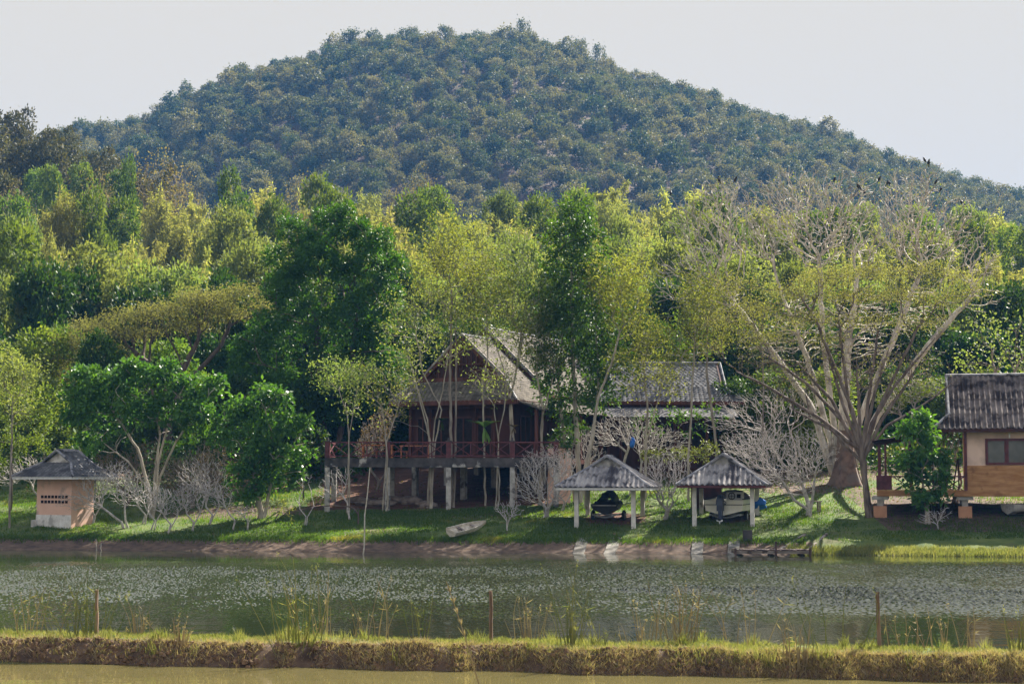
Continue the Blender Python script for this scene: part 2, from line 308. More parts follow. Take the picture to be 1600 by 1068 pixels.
# ------------------------------------------------------------------ foliage builders
def tufts(g, Cn, out, k, spread, L, W, rng, bias=.9, droop=0., mi=0, tl=None):
    """k leaves around every centre, pointing outward"""
    n = len(Cn)
    P = np.repeat(Cn, k, 0)+rng.normal(size=(n*k, 3))*spread
    d = np.repeat(out, k, 0)*bias+rng.normal(size=(n*k, 3))*.6; d[:, 2] -= droop
    tint = np.clip(np.repeat(rng.random(n), k)*.6+rng.random(n*k)*.4, 0, 1) if tl is None else tl
    g.leaves(P, nrm(d), L*rng.uniform(.7, 1.2, n*k), W*rng.uniform(.8, 1.2, n*k), rng, mi, tint)
def blob_pts(blobs, dens, rng, shell=(.72, 1.04), lower=.35, core=.42):
    """points near the surface of the union of ellipsoids: (cx,cy,cz,rx,ry,rz)"""
    B = np.array(blobs, float); P = []; O = []
    for b in B:
        area = 4*math.pi*((b[3]*b[4])**1.6/3+(b[3]*b[5])**1.6/3+(b[4]*b[5])**1.6/3)**(1/1.6)
        n = max(6, int(area*dens)); d = nrm(rng.normal(size=(n, 3))); d = d[(d[:, 2] > -.25) | (rng.random(n) < lower)]
        wob = 1+.16*np.sin(d[:, 0]*7+b[0]*3)*np.sin(d[:, 1]*6+b[1])*np.sin(d[:, 2]*8+b[2]*2)
        r = (rng.uniform(shell[0], shell[1], len(d))*wob)[:, None]; p = b[:3]+d*b[3:6]*r; P.append(p); O.append(nrm(d/b[3:6]))
    P = np.concatenate(P); O = np.concatenate(O); keep = np.ones(len(P), bool)
    for b in B: keep &= (((P-b[:3])/b[3:6])**2).sum(1) > core
    return P[keep], O[keep]
def mst_tree(g, rng, trunk, r0, targets, alpha=.5, tip=.02, p=2.3, curv=.35, jit=.03, seg=.5, rmax=None, mi=0, kmin=3):
    """branches that grow from the trunk polyline out to every target; returns tip points, directions and all twig nodes"""
    trunk = np.asarray(trunk, float); Ns = [trunk[0]]; par = [-1]; plen = [0.]; dirs = [nrm(trunk[1]-trunk[0])]; lines = []
    def addline(i0, pts):
        idx = [i0]
        for q in pts:
            i = idx[-1]; d = q-Ns[i]; Ns.append(q); par.append(i); plen.append(plen[i]+np.linalg.norm(d)); dirs.append(nrm(d)); idx.append(len(Ns)-1)
        lines.append(idx)
    tp = []
    for a, b in zip(trunk[:-1], trunk[1:]):
        m = max(1, int(np.linalg.norm(b-a)/seg))
        for k in range(m): tp.append(a+(b-a)*(k+1)/m+(rng.normal(size=3)*jit*.4 if k < m-1 else 0))
    addline(0, tp); nt0 = max(1, int(len(tp)*.35)); tips = []
    cap = 20000; A = np.zeros((cap, 3)); PL = np.zeros(cap); n0 = 0
    for T in targets[np.argsort(np.linalg.norm(targets-trunk[-1], axis=1))]:
        n = len(Ns)
        if n > cap-60: break
        if n > n0: A[n0:n] = Ns[n0:n]; PL[n0:n] = plen[n0:n]; n0 = n
        d = np.linalg.norm(A[:n]-T, axis=1); cst = d+alpha*PL[:n]+np.where(A[:n, 2] > T[2]+.1, .8*(A[:n, 2]-T[2]), 0); cst[:nt0] += 1e3
        i = int(np.argmin(cst)); dd = d[i]
        if dd < .05: continue
        m = max(2, int(dd/seg)+1); c = Ns[i]+dirs[i]*dd*curv; tt = (np.arange(m)+1)/m
        pts = [(1-s)**2*Ns[i]+2*s*(1-s)*c+s*s*T+(rng.normal(size=3)*jit*min(1, dd) if s < 1 else 0) for s in tt]
        addline(i, pts); tips.append(len(Ns)-1)
    n = len(Ns); acc = np.zeros(n); A = np.array(Ns); rad = np.zeros(n); tipset = set(tips)
    for i in range(n-1, -1, -1):
        rad[i] = max(acc[i]**(1/p) if acc[i] > 0 else tip, tip)
        if par[i] >= 0: acc[par[i]] = acc[par[i]]+rad[i]**p
    k = r0/rad[0]; PLn = np.array(plen); rad = rad*(1-.5*np.clip(PLn/max(PLn.max(), .1), 0, 1)); rad = np.maximum(tip*.75, tip+(rad-tip)*(r0-tip)/max(rad[0]-tip, 1e-6))
    for idx in lines:
        idx = np.array(idx); rr = rad[idx].copy()
        if len(idx) > 1 and par[idx[0]] >= -1: rr[0] = min(rr[0], rr[1]*1.25)
        if idx[0] == 0: rr[0] *= 1.25
        m = rr.max(); g.tube(A[idx], rr, 8 if m > .12 else (5 if m > .04 else kmin), rng.random(), mi)
    dirs = np.array(dirs); tips = np.array(tips, int)
    tw = np.where((rad < tip*2.2))[0]
    return A[tips], dirs[tips], A[tw], dirs[tw]
def in_blobs(blobs, n, rng, fill=.0):
    B = np.array(blobs, float); wts = B[:, 3]*B[:, 4]*B[:, 5]; k = rng.choice(len(B), n, p=wts/wts.sum()); d = nrm(rng.normal(size=(n, 3)))*(rng.uniform(fill, 1, n)**(1/2.2))[:, None]
    return B[k, :3]+d*B[k, 3:6]
def pxblobs(L, D, depth=1., base=None):
    """(px,py,r_px[,ry_px][,dD]) photo circles turned into world ellipsoids at distance D (relative to base)"""
    o = []
    for b in L:
        dd = D+(b[4] if len(b) > 4 else 0); p = at(b[0], b[1], dd); r = b[2]/ppm(dd); rz = (b[3] if len(b) > 3 and b[3] else b[2])/ppm(dd)
        o.append((*(p-(0 if base is None else base)), r, r*depth, rz))
    return o
def tree(name, base, label, cat='tree', group=None): return empty(name, tuple(base), 0, label, cat, group)
# ---- prototype meshes shared by many trees: unit trees about 10 m tall
def proto_bamboo(seed, droop=.55, n=40, leaves_=14000, H=10., spread=2.6):
    rng = np.random.default_rng(seed); g = Geo(); c = Geo(); LP = []; LD = []
    for i in range(n):
        az = rng.uniform(0, 2*math.pi); h = H*rng.uniform(.45, 1.05); ln = spread*rng.uniform(.2, 1); b = np.array([math.cos(az), math.sin(az), 0])
        t = np.linspace(0, 1, 9); arc = rng.uniform(.5, 1.2)*droop
        P = b*(.25+t[:, None]**1.7*ln)*rng.uniform(.7, 1.1)+np.array([0, 0, 1])*(h*(t-arc*.35*t**4))[:, None]+rng.normal(size=3)*np.array([.35, .35, 0])
        c.tube(P, np.linspace(.05, .012, 9), 3)
        m = leaves_//n; tt = rng.uniform(.08, 1, m)**.9; i0 = np.minimum((tt*8).astype(int), 7); f = (tt*8-i0)[:, None]
        q = P[i0]*(1-f)+P[i0+1]*f; rad = (.95*(1.15-tt))*rng.random(m)**.5; sp = nrm(rng.normal(size=(m, 3)))*rad[:, None]; sp[:, 2] *= .7
        LP.append(q+sp); d = nrm(sp)*.5+rng.normal(size=(m, 3))*.45; d[:, 2] -= .35; LD.append(nrm(d))
    P = np.concatenate(LP); d = np.concatenate(LD); g.leaves(P, d, rng.uniform(.3, .55, len(P)), .10, rng)
    return g, c
def proto_broad(seed, H=10., W=7., dens=2.8, leaf=.40, k=10, trunk_r=.18, lobes=17):
    rng = np.random.default_rng(seed); bl = []
    for i in range(lobes):
        a = rng.uniform(0, 2*math.pi); rr = W*.33*rng.random()**.6; z = H*rng.uniform(.10, .88); sh = 1-.45*max(0, (z/H-.55)/.35)
        r = W*rng.uniform(.17, .27); bl.append((math.cos(a)*rr*sh, math.sin(a)*rr*sh, z, r, r, r*rng.uniform(.7, 1)))
    bl.append((0, 0, H*.5, W*.3, W*.3, H*.36))
    P, O = blob_pts(bl, dens, rng); g = Geo(); tufts(g, P, O, k, leaf*.6, leaf, leaf*.5, rng, .8, .15)
    c = Geo(); mst_tree(c, rng, [(0, 0, -.5), (.1, 0, H*.25), (0, .1, H*.45)], trunk_r, in_blobs(bl, 40, rng), .4, .02, seg=1.2)
    return g, c
def proto_sparse(seed, H=10., W=6., leaf=.22, nt=170, k=16, r=.14, bare=False, rain=0):
    rng = np.random.default_rng(seed); bl = [(0, 0, H*.72, W*.42, W*.42, H*.28), (W*.12, 0, H*.55, W*.34, W*.34, H*.16)]
    c = Geo(); T, d, tw, td = mst_tree(c, rng, [(0, 0, -.5), (.15, .1, H*.2), (0, .1, H*.42)], r, in_blobs(bl, nt, rng, .3), .45, .014, seg=.7, jit=.06)
    g = Geo(); tufts(g, T, nrm(d*.5+rng.normal(size=d.shape)*.5), k, .32, leaf, leaf*.45, rng, .7, .1)
    return g, c
# ------------------------------------------------------------------ hill forest (one far-off wood)
def hill_forest():
    rng = np.random.default_rng(5); protos = []
    for s in range(7):
        r2 = np.random.default_rng(100+s); bl = []
        W = 9.; H = 11.
        for i in range(7):
            a = r2.uniform(0, 6.28); rr = W*.27*r2.random()**.5; z = H*r2.uniform(.35, .85); q = W*r2.uniform(.16, .25); bl.append((math.cos(a)*rr, math.sin(a)*rr, z, q, q, q*.9))
        bl.append((0, 0, H*.55, W*.34, W*.34, H*.3)); P, O = blob_pts(bl, .62, r2, (.75, 1.08)); g = Geo()
        tufts(g, P, O, 7, .5, .78, .46, r2, .7, .1); V = g.v[0]; protos.append(V)
    big = Geo(); n = 0
    step = 6.8
    for y in np.arange(455, 760, step*.8):
        w_ = y*.36
        for x in np.arange(-w_, w_, step):
            xx = x+rng.uniform(-3, 3); yy = y+rng.uniform(-3, 3); z = float(hillz(np.array([xx]), np.array([yy]))[0]); px = 800+xx/yy*F_PX; py = 745-(z+10-CAM_Z)/yy*F_PX
            if px < 60 or px > 1680 or py > 345: continue
            if px < 180 and py > 260: continue
            V = protos[rng.integers(7)]; s = rng.uniform(.5, 1.0)*(1.4 if rng.random() < .08 else 1); a = rng.uniform(0, 6.28); ca, sa = math.cos(a)*s, math.sin(a)*s
            Q = np.stack([V[:, 0]*ca-V[:, 1]*sa+xx, V[:, 0]*sa+V[:, 1]*ca+yy, V[:, 2]*s*rng.uniform(.8, 1.15)+z-1], 1)
            base = rng.random()**1.3; big.add(Q, np.arange(len(Q)).reshape(-1, 4), np.repeat(np.clip(base*.85+.2*rng.random(len(Q)//4), 0, 1), 4)); n += 1
    for px, h in ((285, 1.9), (818, 2.0), (905, 1.8), (938, 1.9), (372, 1.6), (640, 1.5), (690, 1.5), (1330, 1.5)):      # a few taller crowns on the skyline
        xx = (px-800)/F_PX*716; z = float(hillz(np.array([xx]), np.array([716.]))[0]); V = protos[rng.integers(7)]; s = h*.56
        big.add(np.stack([V[:, 0]*s*.85+xx, V[:, 1]*s*.85+716, V[:, 2]*s*1.15+z], 1), np.arange(len(V)).reshape(-1, 4), rng.random(len(V)//4)*.6)
    o = big.build('hill_forest', M['hill_leaf']); tag(o, 'dense far-off wood covering the hazy blue hill', 'forest', kind='stuff')
hill_forest()
# ------------------------------------------------------------------ wooded slope: trees and bamboo one can tell apart
PB = {}
def mkproto(key, gc, lm, bm, nl='crown', nb='trunk'):
    g, c = gc; PB[key] = (g.data(nl, M[lm]), c.data(nb, M[bm]), nl, nb)
for i in range(4): mkproto('bamboo%d' % i, proto_bamboo(10+i, [.7, 1.1, .45, .9][i], 44, 15000, 10, [2.6, 3.4, 1.9, 3.0][i]), 'bamboo_leaf', 'culm', 'foliage', 'culms')
for i in range(3): mkproto('broad%d' % i, proto_broad(20+i), 'bush_leaf', 'grey_bark')
for i in range(2): mkproto('bright%d' % i, proto_broad(30+i, dens=3.2, leaf=.32, k=14), 'bright_leaf', 'grey_bark')
for i in range(2): mkproto('dark%d' % i, proto_broad(40+i, dens=3.2, leaf=.4, k=10), 'dark_leaf', 'dark_bark')
for i in range(2): mkproto('ridge%d' % i, proto_broad(50+i, dens=2.4, leaf=.5, k=7, lobes=14), 'ridge_leaf', 'grey_bark')
for i in range(2): mkproto('sparse%d' % i, proto_sparse(60+i), 'feather_leaf', 'pale_bark')
mkproto('twiggy0', proto_sparse(70, nt=420, k=3, leaf=.2), 'twig_leaf', 'grey_bark')
rngP = np.random.default_rng(99)
NAMES = dict(bamboo=('bamboo_clump', 'bamboo'), broad=('broadleaf_tree', 'tree'), bright=('bright_tree', 'tree'), dark=('evergreen_tree', 'tree'), ridge=('hill_tree', 'tree'), sparse=('slender_tree', 'tree'), twiggy=('twiggy_tree', 'tree'))
def put(kind, px, top, D, wpx, label, group=None, i=None):
    """a tree of this kind whose crown top shows at (px, top) and whose crown is wpx wide"""
    ks = [k for k in PB if k.startswith(kind)]; key = ks[(rngP.integers(len(ks)) if i is None else i) % len(ks)]; lm, bm, nl, nb = PB[key]
    p = at(px, top, D); z0 = g1(p[0], D); H = max(2.5, p[2]-z0); Wn = {'bamboo': 5.6, 'sparse': 5.2, 'twiggy': 5.2}.get(kind, 6.6)
    nm, cat = NAMES[kind]; e = empty(nm, (p[0], D, z0-.1), rngP.uniform(0, 6.28), label, cat, group)
    sx_ = wpx/ppm(D)/Wn; e.scale = (sx_, sx_, H/(9.9 if kind == 'bamboo' else 9.2)); link(nl, lm, e); link(nb, bm, e); return e
EXPL = [
 ('bamboo', 98, 278, 190, 95, 'tall yellow-green bamboo clump glowing on the left slope', 2),
 ('bamboo', 215, 325, 175, 85, 'rounded bamboo clump with a dark core beside the tall yellow clump', 1),
 ('bamboo', 310, 355, 165, 80, 'low dark-hearted bamboo clump left of the mango tree top', 1),
 ('bamboo', 375, 240, 235, 95, 'tall lumpy bamboo draped in creepers rising above the left slope', 1),
 ('bamboo', 303, 254, 240, 50, 'arching creeper-clad bamboo with a drooping head on the left slope', 1),
 ('broad', 203, 262, 245, 40, 'small round-headed tree with a creeper mantle on the left slope', 1),
 ('twiggy', 250, 248, 250, 110, 'greyish brown half-bare tree under the left ridge'),
 ('bamboo', 420, 330, 190, 90, 'pale feathery bamboo touching the mango tree on its left', 0),
 ('bamboo', 505, 272, 250, 85, 'yellow-green bamboo rising behind the mango tree top', 0),
 ('bamboo', 570, 285, 245, 80, 'pale bamboo behind the right shoulder of the mango tree', 2),
 ('twiggy', 660, 275, 240, 55, 'grey nearly bare tree standing alone among bamboo above the house'),
 ('bamboo', 790, 280, 225, 90, 'bushy bamboo above the house roof at the foot of the hill', 1),
 ('bamboo', 865, 262, 240, 85, 'arching green bamboo left of the tallest bamboo', 1),
 ('bamboo', 955, 238, 245, 90, 'tallest bamboo with a nodding dark green head at the foot of the hill', 1),
 ('bamboo', 1000, 290, 235, 60, 'bamboo with a hooked tip right of the tallest bamboo', 1),
 ('bamboo', 1075, 262, 225, 100, 'soft green bamboo behind the left side of the great bare tree', 0),
 ('bamboo', 1560, 318, 215, 70, 'dark green bamboo at the right edge of the photograph', 2),
 ('broad', 30, 375, 150, 110, 'dark rounded tree at the left edge of the slope', 0),
 ('dark', 62, 428, 128, 110, 'dark green thicket tree left above the flat-topped rain tree', 0),
 ('bright', 150, 400, 140, 150, 'light green tree with dense round leaf heads left above the flat-topped tree', 0),
 ('bright', 255, 408, 138, 150, 'light green tree with round leaf heads just left of the mango tree', 1),
 ('bamboo', 930, 440, 120, 60, 'green bamboo spray behind the tall narrow tree', 0),
]
for e in EXPL: put(e[0], e[1], e[2], e[3], e[4], e[5], None, e[6] if len(e) > 6 else None)
def row(kinds, x0, x1, step, topf, D, wf, label, group, jit=10):
    x = x0
    while x < x1:
        k = kinds[rngP.integers(len(kinds))]; d = D*rngP.uniform(.95, 1.06)
        put(k, x+rngP.uniform(-8, 8), topf(x)+rngP.uniform(-jit, jit), d, wf*rngP.uniform(.8, 1.25), label[k], group[k]); x += step*rngP.uniform(.75, 1.25)
LB = dict(bamboo='feathery bamboo clump in the wood climbing the slope behind the house', broad='mid green broadleaf tree in the wood climbing the slope behind the house', sparse='thin-stemmed airy tree in the wood climbing the slope behind the house',
          bright='light green leafy tree in the wood climbing the slope behind the house', dark='dark evergreen tree in the wood climbing the slope behind the house', ridge='dark brownish tree on the wooded ridge at the left', twiggy='brown half-bare tree in the wood climbing the slope behind the house')
LG = dict(bamboo='bamboo clumps of the slope wood', broad='broadleaf trees of the slope wood', sparse='airy trees of the slope wood', bright='light green trees of the slope wood', dark='dark trees of the slope wood', ridge='trees on the left ridge', twiggy='half-bare trees of the slope wood')
I = np.interp
row(['ridge'], -30, 190, 26, lambda x: I(x, [-30, 0, 60, 110, 180, 240], [165, 168, 190, 222, 248, 275]), 330, 52, LB, LG, 5)
row(['ridge'], -30, 230, 30, lambda x: I(x, [-30, 0, 120, 230], [200, 205, 235, 270]), 290, 60, LB, LG, 8)
row(['ridge', 'broad'], -30, 260, 36, lambda x: 262+x*.05, 260, 62, LB, LG, 10)
row(['bamboo', 'broad', 'bamboo', 'twiggy'], -20, 700, 42, lambda x: I(x, [0, 200, 400, 700], [298, 290, 275, 300]), 235, 70, LB, LG)
row(['bamboo', 'bamboo', 'bright'], 700, 1640, 44, lambda x: I(x, [700, 900, 1100, 1300, 1600], [305, 285, 285, 320, 330]), 225, 75, LB, LG)
row(['bamboo', 'bamboo', 'broad'], -20, 1640, 44, lambda x: I(x, [0, 200, 500, 800, 1100, 1600], [325, 325, 310, 322, 320, 360]), 195, 80, LB, LG, 14)
row(['bamboo', 'bright', 'bamboo'], -20, 1640, 48, lambda x: I(x, [0, 300, 600, 1000, 1300, 1600], [355, 350, 345, 345, 370, 390]), 170, 80, LB, LG, 14)
row(['bright', 'bamboo', 'sparse', 'bright'], 330, 1640, 50, lambda x: I(x, [300, 600, 1000, 1300, 1600], [390, 380, 385, 420, 440]), 145, 95, LB, LG, 16)
row(['broad', 'bright', 'dark'], -20, 1640, 62, lambda x: I(x, [0, 300, 700, 1000, 1300, 1600], [440, 450, 430, 440, 465, 470]), 128, 120, LB, LG, 16)
row(['dark'], 600, 1660, 55, lambda x: I(x, [600, 900, 1100, 1500], [515, 490, 500, 520]), 117, 125, LB, LG, 14)
row(['dark', 'broad'], -20, 420, 60, lambda x: I(x, [0, 300, 400], [510, 540, 540]), 116, 110, LB, LG, 14)

row(['dark', 'dark', 'broad'], 380, 1660, 46, lambda x: 585, 111, 110, LB, LG, 14)
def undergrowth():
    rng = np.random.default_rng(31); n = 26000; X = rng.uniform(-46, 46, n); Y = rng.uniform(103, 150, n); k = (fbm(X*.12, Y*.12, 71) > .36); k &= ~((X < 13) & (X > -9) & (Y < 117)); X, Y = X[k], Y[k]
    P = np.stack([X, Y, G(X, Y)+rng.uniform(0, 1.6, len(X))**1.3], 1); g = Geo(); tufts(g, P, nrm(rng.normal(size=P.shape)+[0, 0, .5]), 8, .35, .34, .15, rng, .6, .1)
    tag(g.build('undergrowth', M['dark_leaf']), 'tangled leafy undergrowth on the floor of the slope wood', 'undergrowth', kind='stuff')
undergrowth()
# ------------------------------------------------------------------ building materials
M['shingle'] = mat('shingle', (.08, .072, .064), (.24, .215, .19), rough=.97, spec=.08, scale=2.5, tintmix=.6, c3=(.07, .065, .062), s3=.9, t3=(.55, .72))
M['dark_shingle'] = mat('dark_shingle', (.095, .093, .10), (.24, .235, .24), rough=.97, spec=.08, scale=2.5, tintmix=.6, c3=(.07, .07, .08), s3=.8, t3=(.5, .65))
M['corr'] = mat('corrugated_cement', (.20, .19, .20), (.48, .45, .43), rough=.95, spec=.1, scale=2.2, stretch=(1, 1, 1), detail=8, tintmix=.35, c3=(.07, .065, .075), s3=1.3, t3=(.50, .66))
M['corr_brown'] = mat('corrugated_brown', (.10, .08, .075), (.28, .24, .22), rough=.95, spec=.1, scale=2.6, detail=8, tintmix=.3, c3=(.045, .035, .035), s3=1.7, t3=(.46, .62))
M['cap'] = mat('ridge_cap', (.17, .17, .20), (.40, .39, .40), scale=4, rough=.8, c3=(.06, .06, .07), s3=2, t3=(.48, .62))
M['teak'] = mat('teak', (.06, .019, .014), (.12, .04, .028), rough=.6, scale=3, stretch=(1, 1, .15))
M['teak_dark'] = mat('teak_dark', (.03, .009, .008), (.07, .02, .016), rough=.6, scale=3, stretch=(1, 1, .15))
M['maroon'] = mat('maroon_paint', (.075, .02, .026), (.14, .038, .045), rough=.5, scale=4)
M['orangewood'] = mat('orange_wood', (.32, .12, .05), (.50, .22, .10), rough=.6, scale=3, stretch=(.2, 1, 1))
M['dark_in'] = mat('dark_interior', (.012, .009, .009), (.03, .02, .02), rough=.9)
M['glass'] = mat('window_glass', (.05, .06, .055), (.10, .11, .10), rough=.12, spec=.6, scale=1.5)
M['concrete'] = mat('concrete', (.30, .29, .28), (.52, .50, .48), rough=.9, scale=3, detail=8, c3=(.12, .11, .11), s3=1.6, t3=(.52, .64))
M['stained'] = mat('stained_concrete', (.035, .032, .035), (.10, .09, .09), rough=.9, scale=2, detail=8, c3=(.42, .40, .38), s3=1.15, t3=(.585, .66))
M['whitepost'] = mat('white_post', (.50, .48, .46), (.74, .71, .68), rough=.8, scale=3, detail=6, c3=(.25, .22, .2), s3=2.5, t3=(.58, .7))
M['pink'] = mat('pink_plaster', (.66, .41, .32), (.76, .50, .40), rough=.9, scale=1.2, detail=6, c3=(.46, .33, .28), s3=1.1, t3=(.52, .66))
M['peach'] = mat('peach_plaster', (.70, .50, .42), (.80, .60, .51), rough=.9, scale=.8, detail=6, c3=(.58, .43, .37), s3=.9, t3=(.52, .68))
M['ochre'] = mat('ochre_render', (.33, .16, .07), (.50, .28, .13), rough=.9, scale=2.2, detail=9, stretch=(.5, 1, 2.5), c3=(.26, .13, .06), s3=1.4, t3=(.55, .68), bump=.02)
M['orangeplaster'] = mat('orange_plaster', (.42, .21, .12), (.56, .30, .18), rough=.9, scale=2, detail=6)
M['whitewash'] = mat('whitewash', (.60, .57, .55), (.78, .76, .74), rough=.9, scale=4, detail=7, c3=(.40, .38, .36), s3=2, t3=(.5, .62))
M['whitetrim'] = mat('white_trim', (.6, .6, .62), (.75, .75, .76), rough=.6)
M['black'] = mat('black_plastic', (.008, .008, .01), (.02, .02, .025), rough=.55, spec=.25)
M['navy'] = mat('navy_cowl', (.02, .03, .07), (.03, .05, .11), rough=.35, spec=.5)
M['gelcoat'] = mat('cream_gelcoat', (.72, .70, .62), (.84, .82, .74), rough=.35, spec=.5, scale=2, c3=(.42, .40, .33), s3=1.5, t3=(.6, .72))
M['galv'] = mat('galvanised_steel', (.35, .36, .38), (.5, .51, .53), rough=.45, metal=.6, scale=5)
M['rubber'] = mat('rubber', (.012, .012, .012), (.03, .03, .03), rough=.9)
M['blue'] = mat('blue_tarp', (.01, .09, .42), (.03, .17, .60), rough=.5, scale=3)
M['oldwood'] = mat('weathered_wood', (.17, .14, .12), (.38, .33, .29), rough=.9, scale=4, stretch=(.3, 2, 2), detail=7, c3=(.08, .06, .05), s3=2.2, t3=(.55, .65))
M['palewood'] = mat('pale_wood', (.42, .37, .30), (.66, .60, .50), rough=.8, scale=3, stretch=(.3, 2, 2), detail=6)
M['wetwood'] = mat('wet_wood', (.05, .03, .03), (.13, .085, .075), rough=.7, scale=4)
M['rock'] = mat('rock', (.14, .11, .10), (.30, .25, .22), rough=.95, scale=3, detail=8, bump=.03)
M['ramp'] = mat('mossy_concrete', (.12, .11, .095), (.26, .24, .21), rough=.9, scale=3, detail=8, c3=(.10, .09, .07), s3=1.4, t3=(.5, .62))
M['stake'] = mat('brown_stake', (.10, .06, .04), (.26, .17, .12), scale=6, stretch=(1, 1, .2))
M['white'] = mat('white_plastic', (.75, .75, .75), (.85, .85, .85), rough=.4)
# ------------------------------------------------------------------ roofs
def panel(g, O, U, V, Lb, Rb, kind, rng, under=True):
    O = np.array(O, float); U = np.array(U, float); V = np.array(V, float); Nn = np.cross(U, V); Lb = np.array(Lb, float); Rb = np.array(Rb, float); H = Lb[-1, 0]
    lo = lambda v: np.interp(v, Lb[:, 0], Lb[:, 1]); hi = lambda v: np.interp(v, Rb[:, 0], Rb[:, 1])
    pt = lambda u, v, n: O+np.asarray(u)[..., None]*U+np.asarray(v)[..., None]*V+np.asarray(n)[..., None]*Nn
    vs = np.unique(np.concatenate([np.linspace(0, H, 8), Lb[:, 0], Rb[:, 0]]))
    if kind == 'corr':
        lam, amp, Ls = .26, .052, 1.15; u0, u1 = lo(vs).min(), hi(vs).max(); nu = int((u1-u0)/lam*8)+2; us = np.linspace(u0, u1, nu)
        vf = np.linspace(0, H, 121); LF, HF = lo(vf), hi(vf)
        r = 0
        while r*Ls < H-.02:
            a, b = r*Ls-(.07 if r else .04), min((r+1)*Ls, H)
            V0 = np.empty(nu); V1 = np.empty(nu)
            for i, u in enumerate(us):
                ok = (LF <= u+1e-6) & (HF >= u-1e-6); vo = vf[ok]
                if len(vo) == 0: V0[i] = V1[i] = a; continue
                vmax = vo.max(); V0[i] = a; V1[i] = max(a, min(b, vmax))
            wv = amp*np.cos((us-u0)*2*math.pi/lam)
            lift = .028
            P = np.stack([pt(us, V0, wv+lift+.03), pt(us, (V0+V1)/2, wv+lift*.5+.03), pt(us, V1, wv+.03)], 1)
            good = (V1[:-1]-V0[:-1] > .005) | (V1[1:]-V0[1:] > .005)
            i = np.arange(nu-1)[good]*3; F = np.concatenate([np.stack([i, i+3, i+4, i+1], 1), np.stack([i+1, i+4, i+5, i+2], 1)])
            tt = np.repeat(rng.random(nu//30+2), 30)[:nu]; g.add(P.reshape(-1, 3), F, np.repeat(tt, 3)); r += 1
    else:
        sw, shh = (.24, .17) if kind == 'tile' else (.30, .2); rows = int(H/shh)
        for r in range(rows+1):
            v = r*shh; a, b = float(lo(v)), float(hi(v))
            if b-a < .1: continue
            u = np.arange(a+(.5 if r % 2 else 0)*sw, b+.01, sw); n = len(u)
            if n == 0: continue
            h = sw*.52; L_ = shh*1.25; vj = v+rng.normal(size=n)*.006
            z = np.zeros(n)
            Q = np.stack([pt(u, vj-L_*.55, z+.05), pt(np.minimum(u+h, b+.04), vj+.02, z+.035), pt(u, np.minimum(vj+L_, H), z+.012), pt(np.maximum(u-h, a-.04), vj+.02, z+.035)], 1)
            g.add(Q.reshape(-1, 3), np.arange(4*n).reshape(n, 4), np.repeat(rng.random(n), 4))
    if under:
        P = np.stack([pt(lo(vs), vs, 0*vs-.01), pt(hi(vs), vs, 0*vs-.01)], 1); g.grid(P.transpose(1, 0, 2), .15)
def gh_roof(W, D, ze, zr, sf, sb, kind, rng, flare=0):
    """gable-on-hip roof, ridge along +Y, front eave at y=0; returns (roof, caps, gables)"""
    g = Geo(); c = Geo(); t = Geo(); s = (zr-ze)/(W/2); th = math.atan(s); ct, st = math.cos(th), math.sin(th); H = (W/2)/ct
    vg = sf/ct; vb = sb/ct; zg = ze+sf*s; zb = ze+sb*s
    def bnd(v1, s1): return [(0, 0), (v1, s1), (H, s1)] if v1 > 0 else [(0, 0), (H, 0)]
    def flip(b): return [(v, D-u) for v, u in b]
    panel(g, (W/2, 0, ze), (0, 1, 0), (-ct, 0, st), bnd(vg, sf), flip(bnd(vb, sb)), kind, rng)
    panel(g, (-W/2, D, ze), (0, -1, 0), (ct, 0, st), bnd(vb, sb), flip(bnd(vg, sf)), kind, rng)
    if sf: panel(g, (-W/2, 0, ze), (1, 0, 0), (0, ct, st), [(0, 0), (vg, sf)], [(0, W), (vg, W-sf)], kind, rng)
    if sb: panel(g, (W/2, D, ze), (-1, 0, 0), (0, -ct, st), [(0, 0), (vb, sb)], [(0, W), (vb, W-sb)], kind, rng)
    r = .075
    c.tube([(0, sf-.12, zr+.05), (0, D-sb+.12, zr+.05)], r*1.2, 6, cap=True)
    for sx_ in (-1, 1):
        if sf: c.tube([(sx_*W/2*1.01, -.03, ze+.03), (sx_*(W/2-sf), sf, zg+.06)], r, 6, cap=True)
        c.tube([(sx_*(W/2-sf), sf-.06, zg+.06), (0, sf-.1, zr+.07)], r, 6, cap=True)
        if sb: c.tube([(sx_*W/2*1.01, D+.03, ze+.03), (sx_*(W/2-sb), D-sb, zb+.06)], r, 6, cap=True)
        c.tube([(sx_*(W/2-sb), D-sb+.06, zb+.06), (0, D-sb+.1, zr+.07)], r, 6, cap=True)
    i = .10
    t.add([(-(W/2-sf), sf+i, zg), (W/2-sf, sf+i, zg), (0, sf+i, zr)], [(0, 1, 2)]); c.add([(-(W/2-sb), D-sb-i, zb), (W/2-sb, D-sb-i, zb), (0, D-sb-i, zr)], [(0, 2, 1)])
    return g, c, t
RNG = np.random.default_rng(3)
# ------------------------------------------------------------------ teak house
HB = g1(-3.4, 95.3)
house = empty('teak_house', (-3.36, 95.3, HB), R(-25), 'dark red teak house on stilts with steep grey shingled gable roofs, behind the trees', 'house')
def Z(z): return z-HB
def put_geo(g, name, m, parent, M_=None):
    if M_ is not None: g.xf(M_)
    return g.build(name, m, parent)
def T(x, y, z, rz=0): return Matrix.Translation((x, y, z)) @ Matrix.Rotation(rz, 4, 'Z')
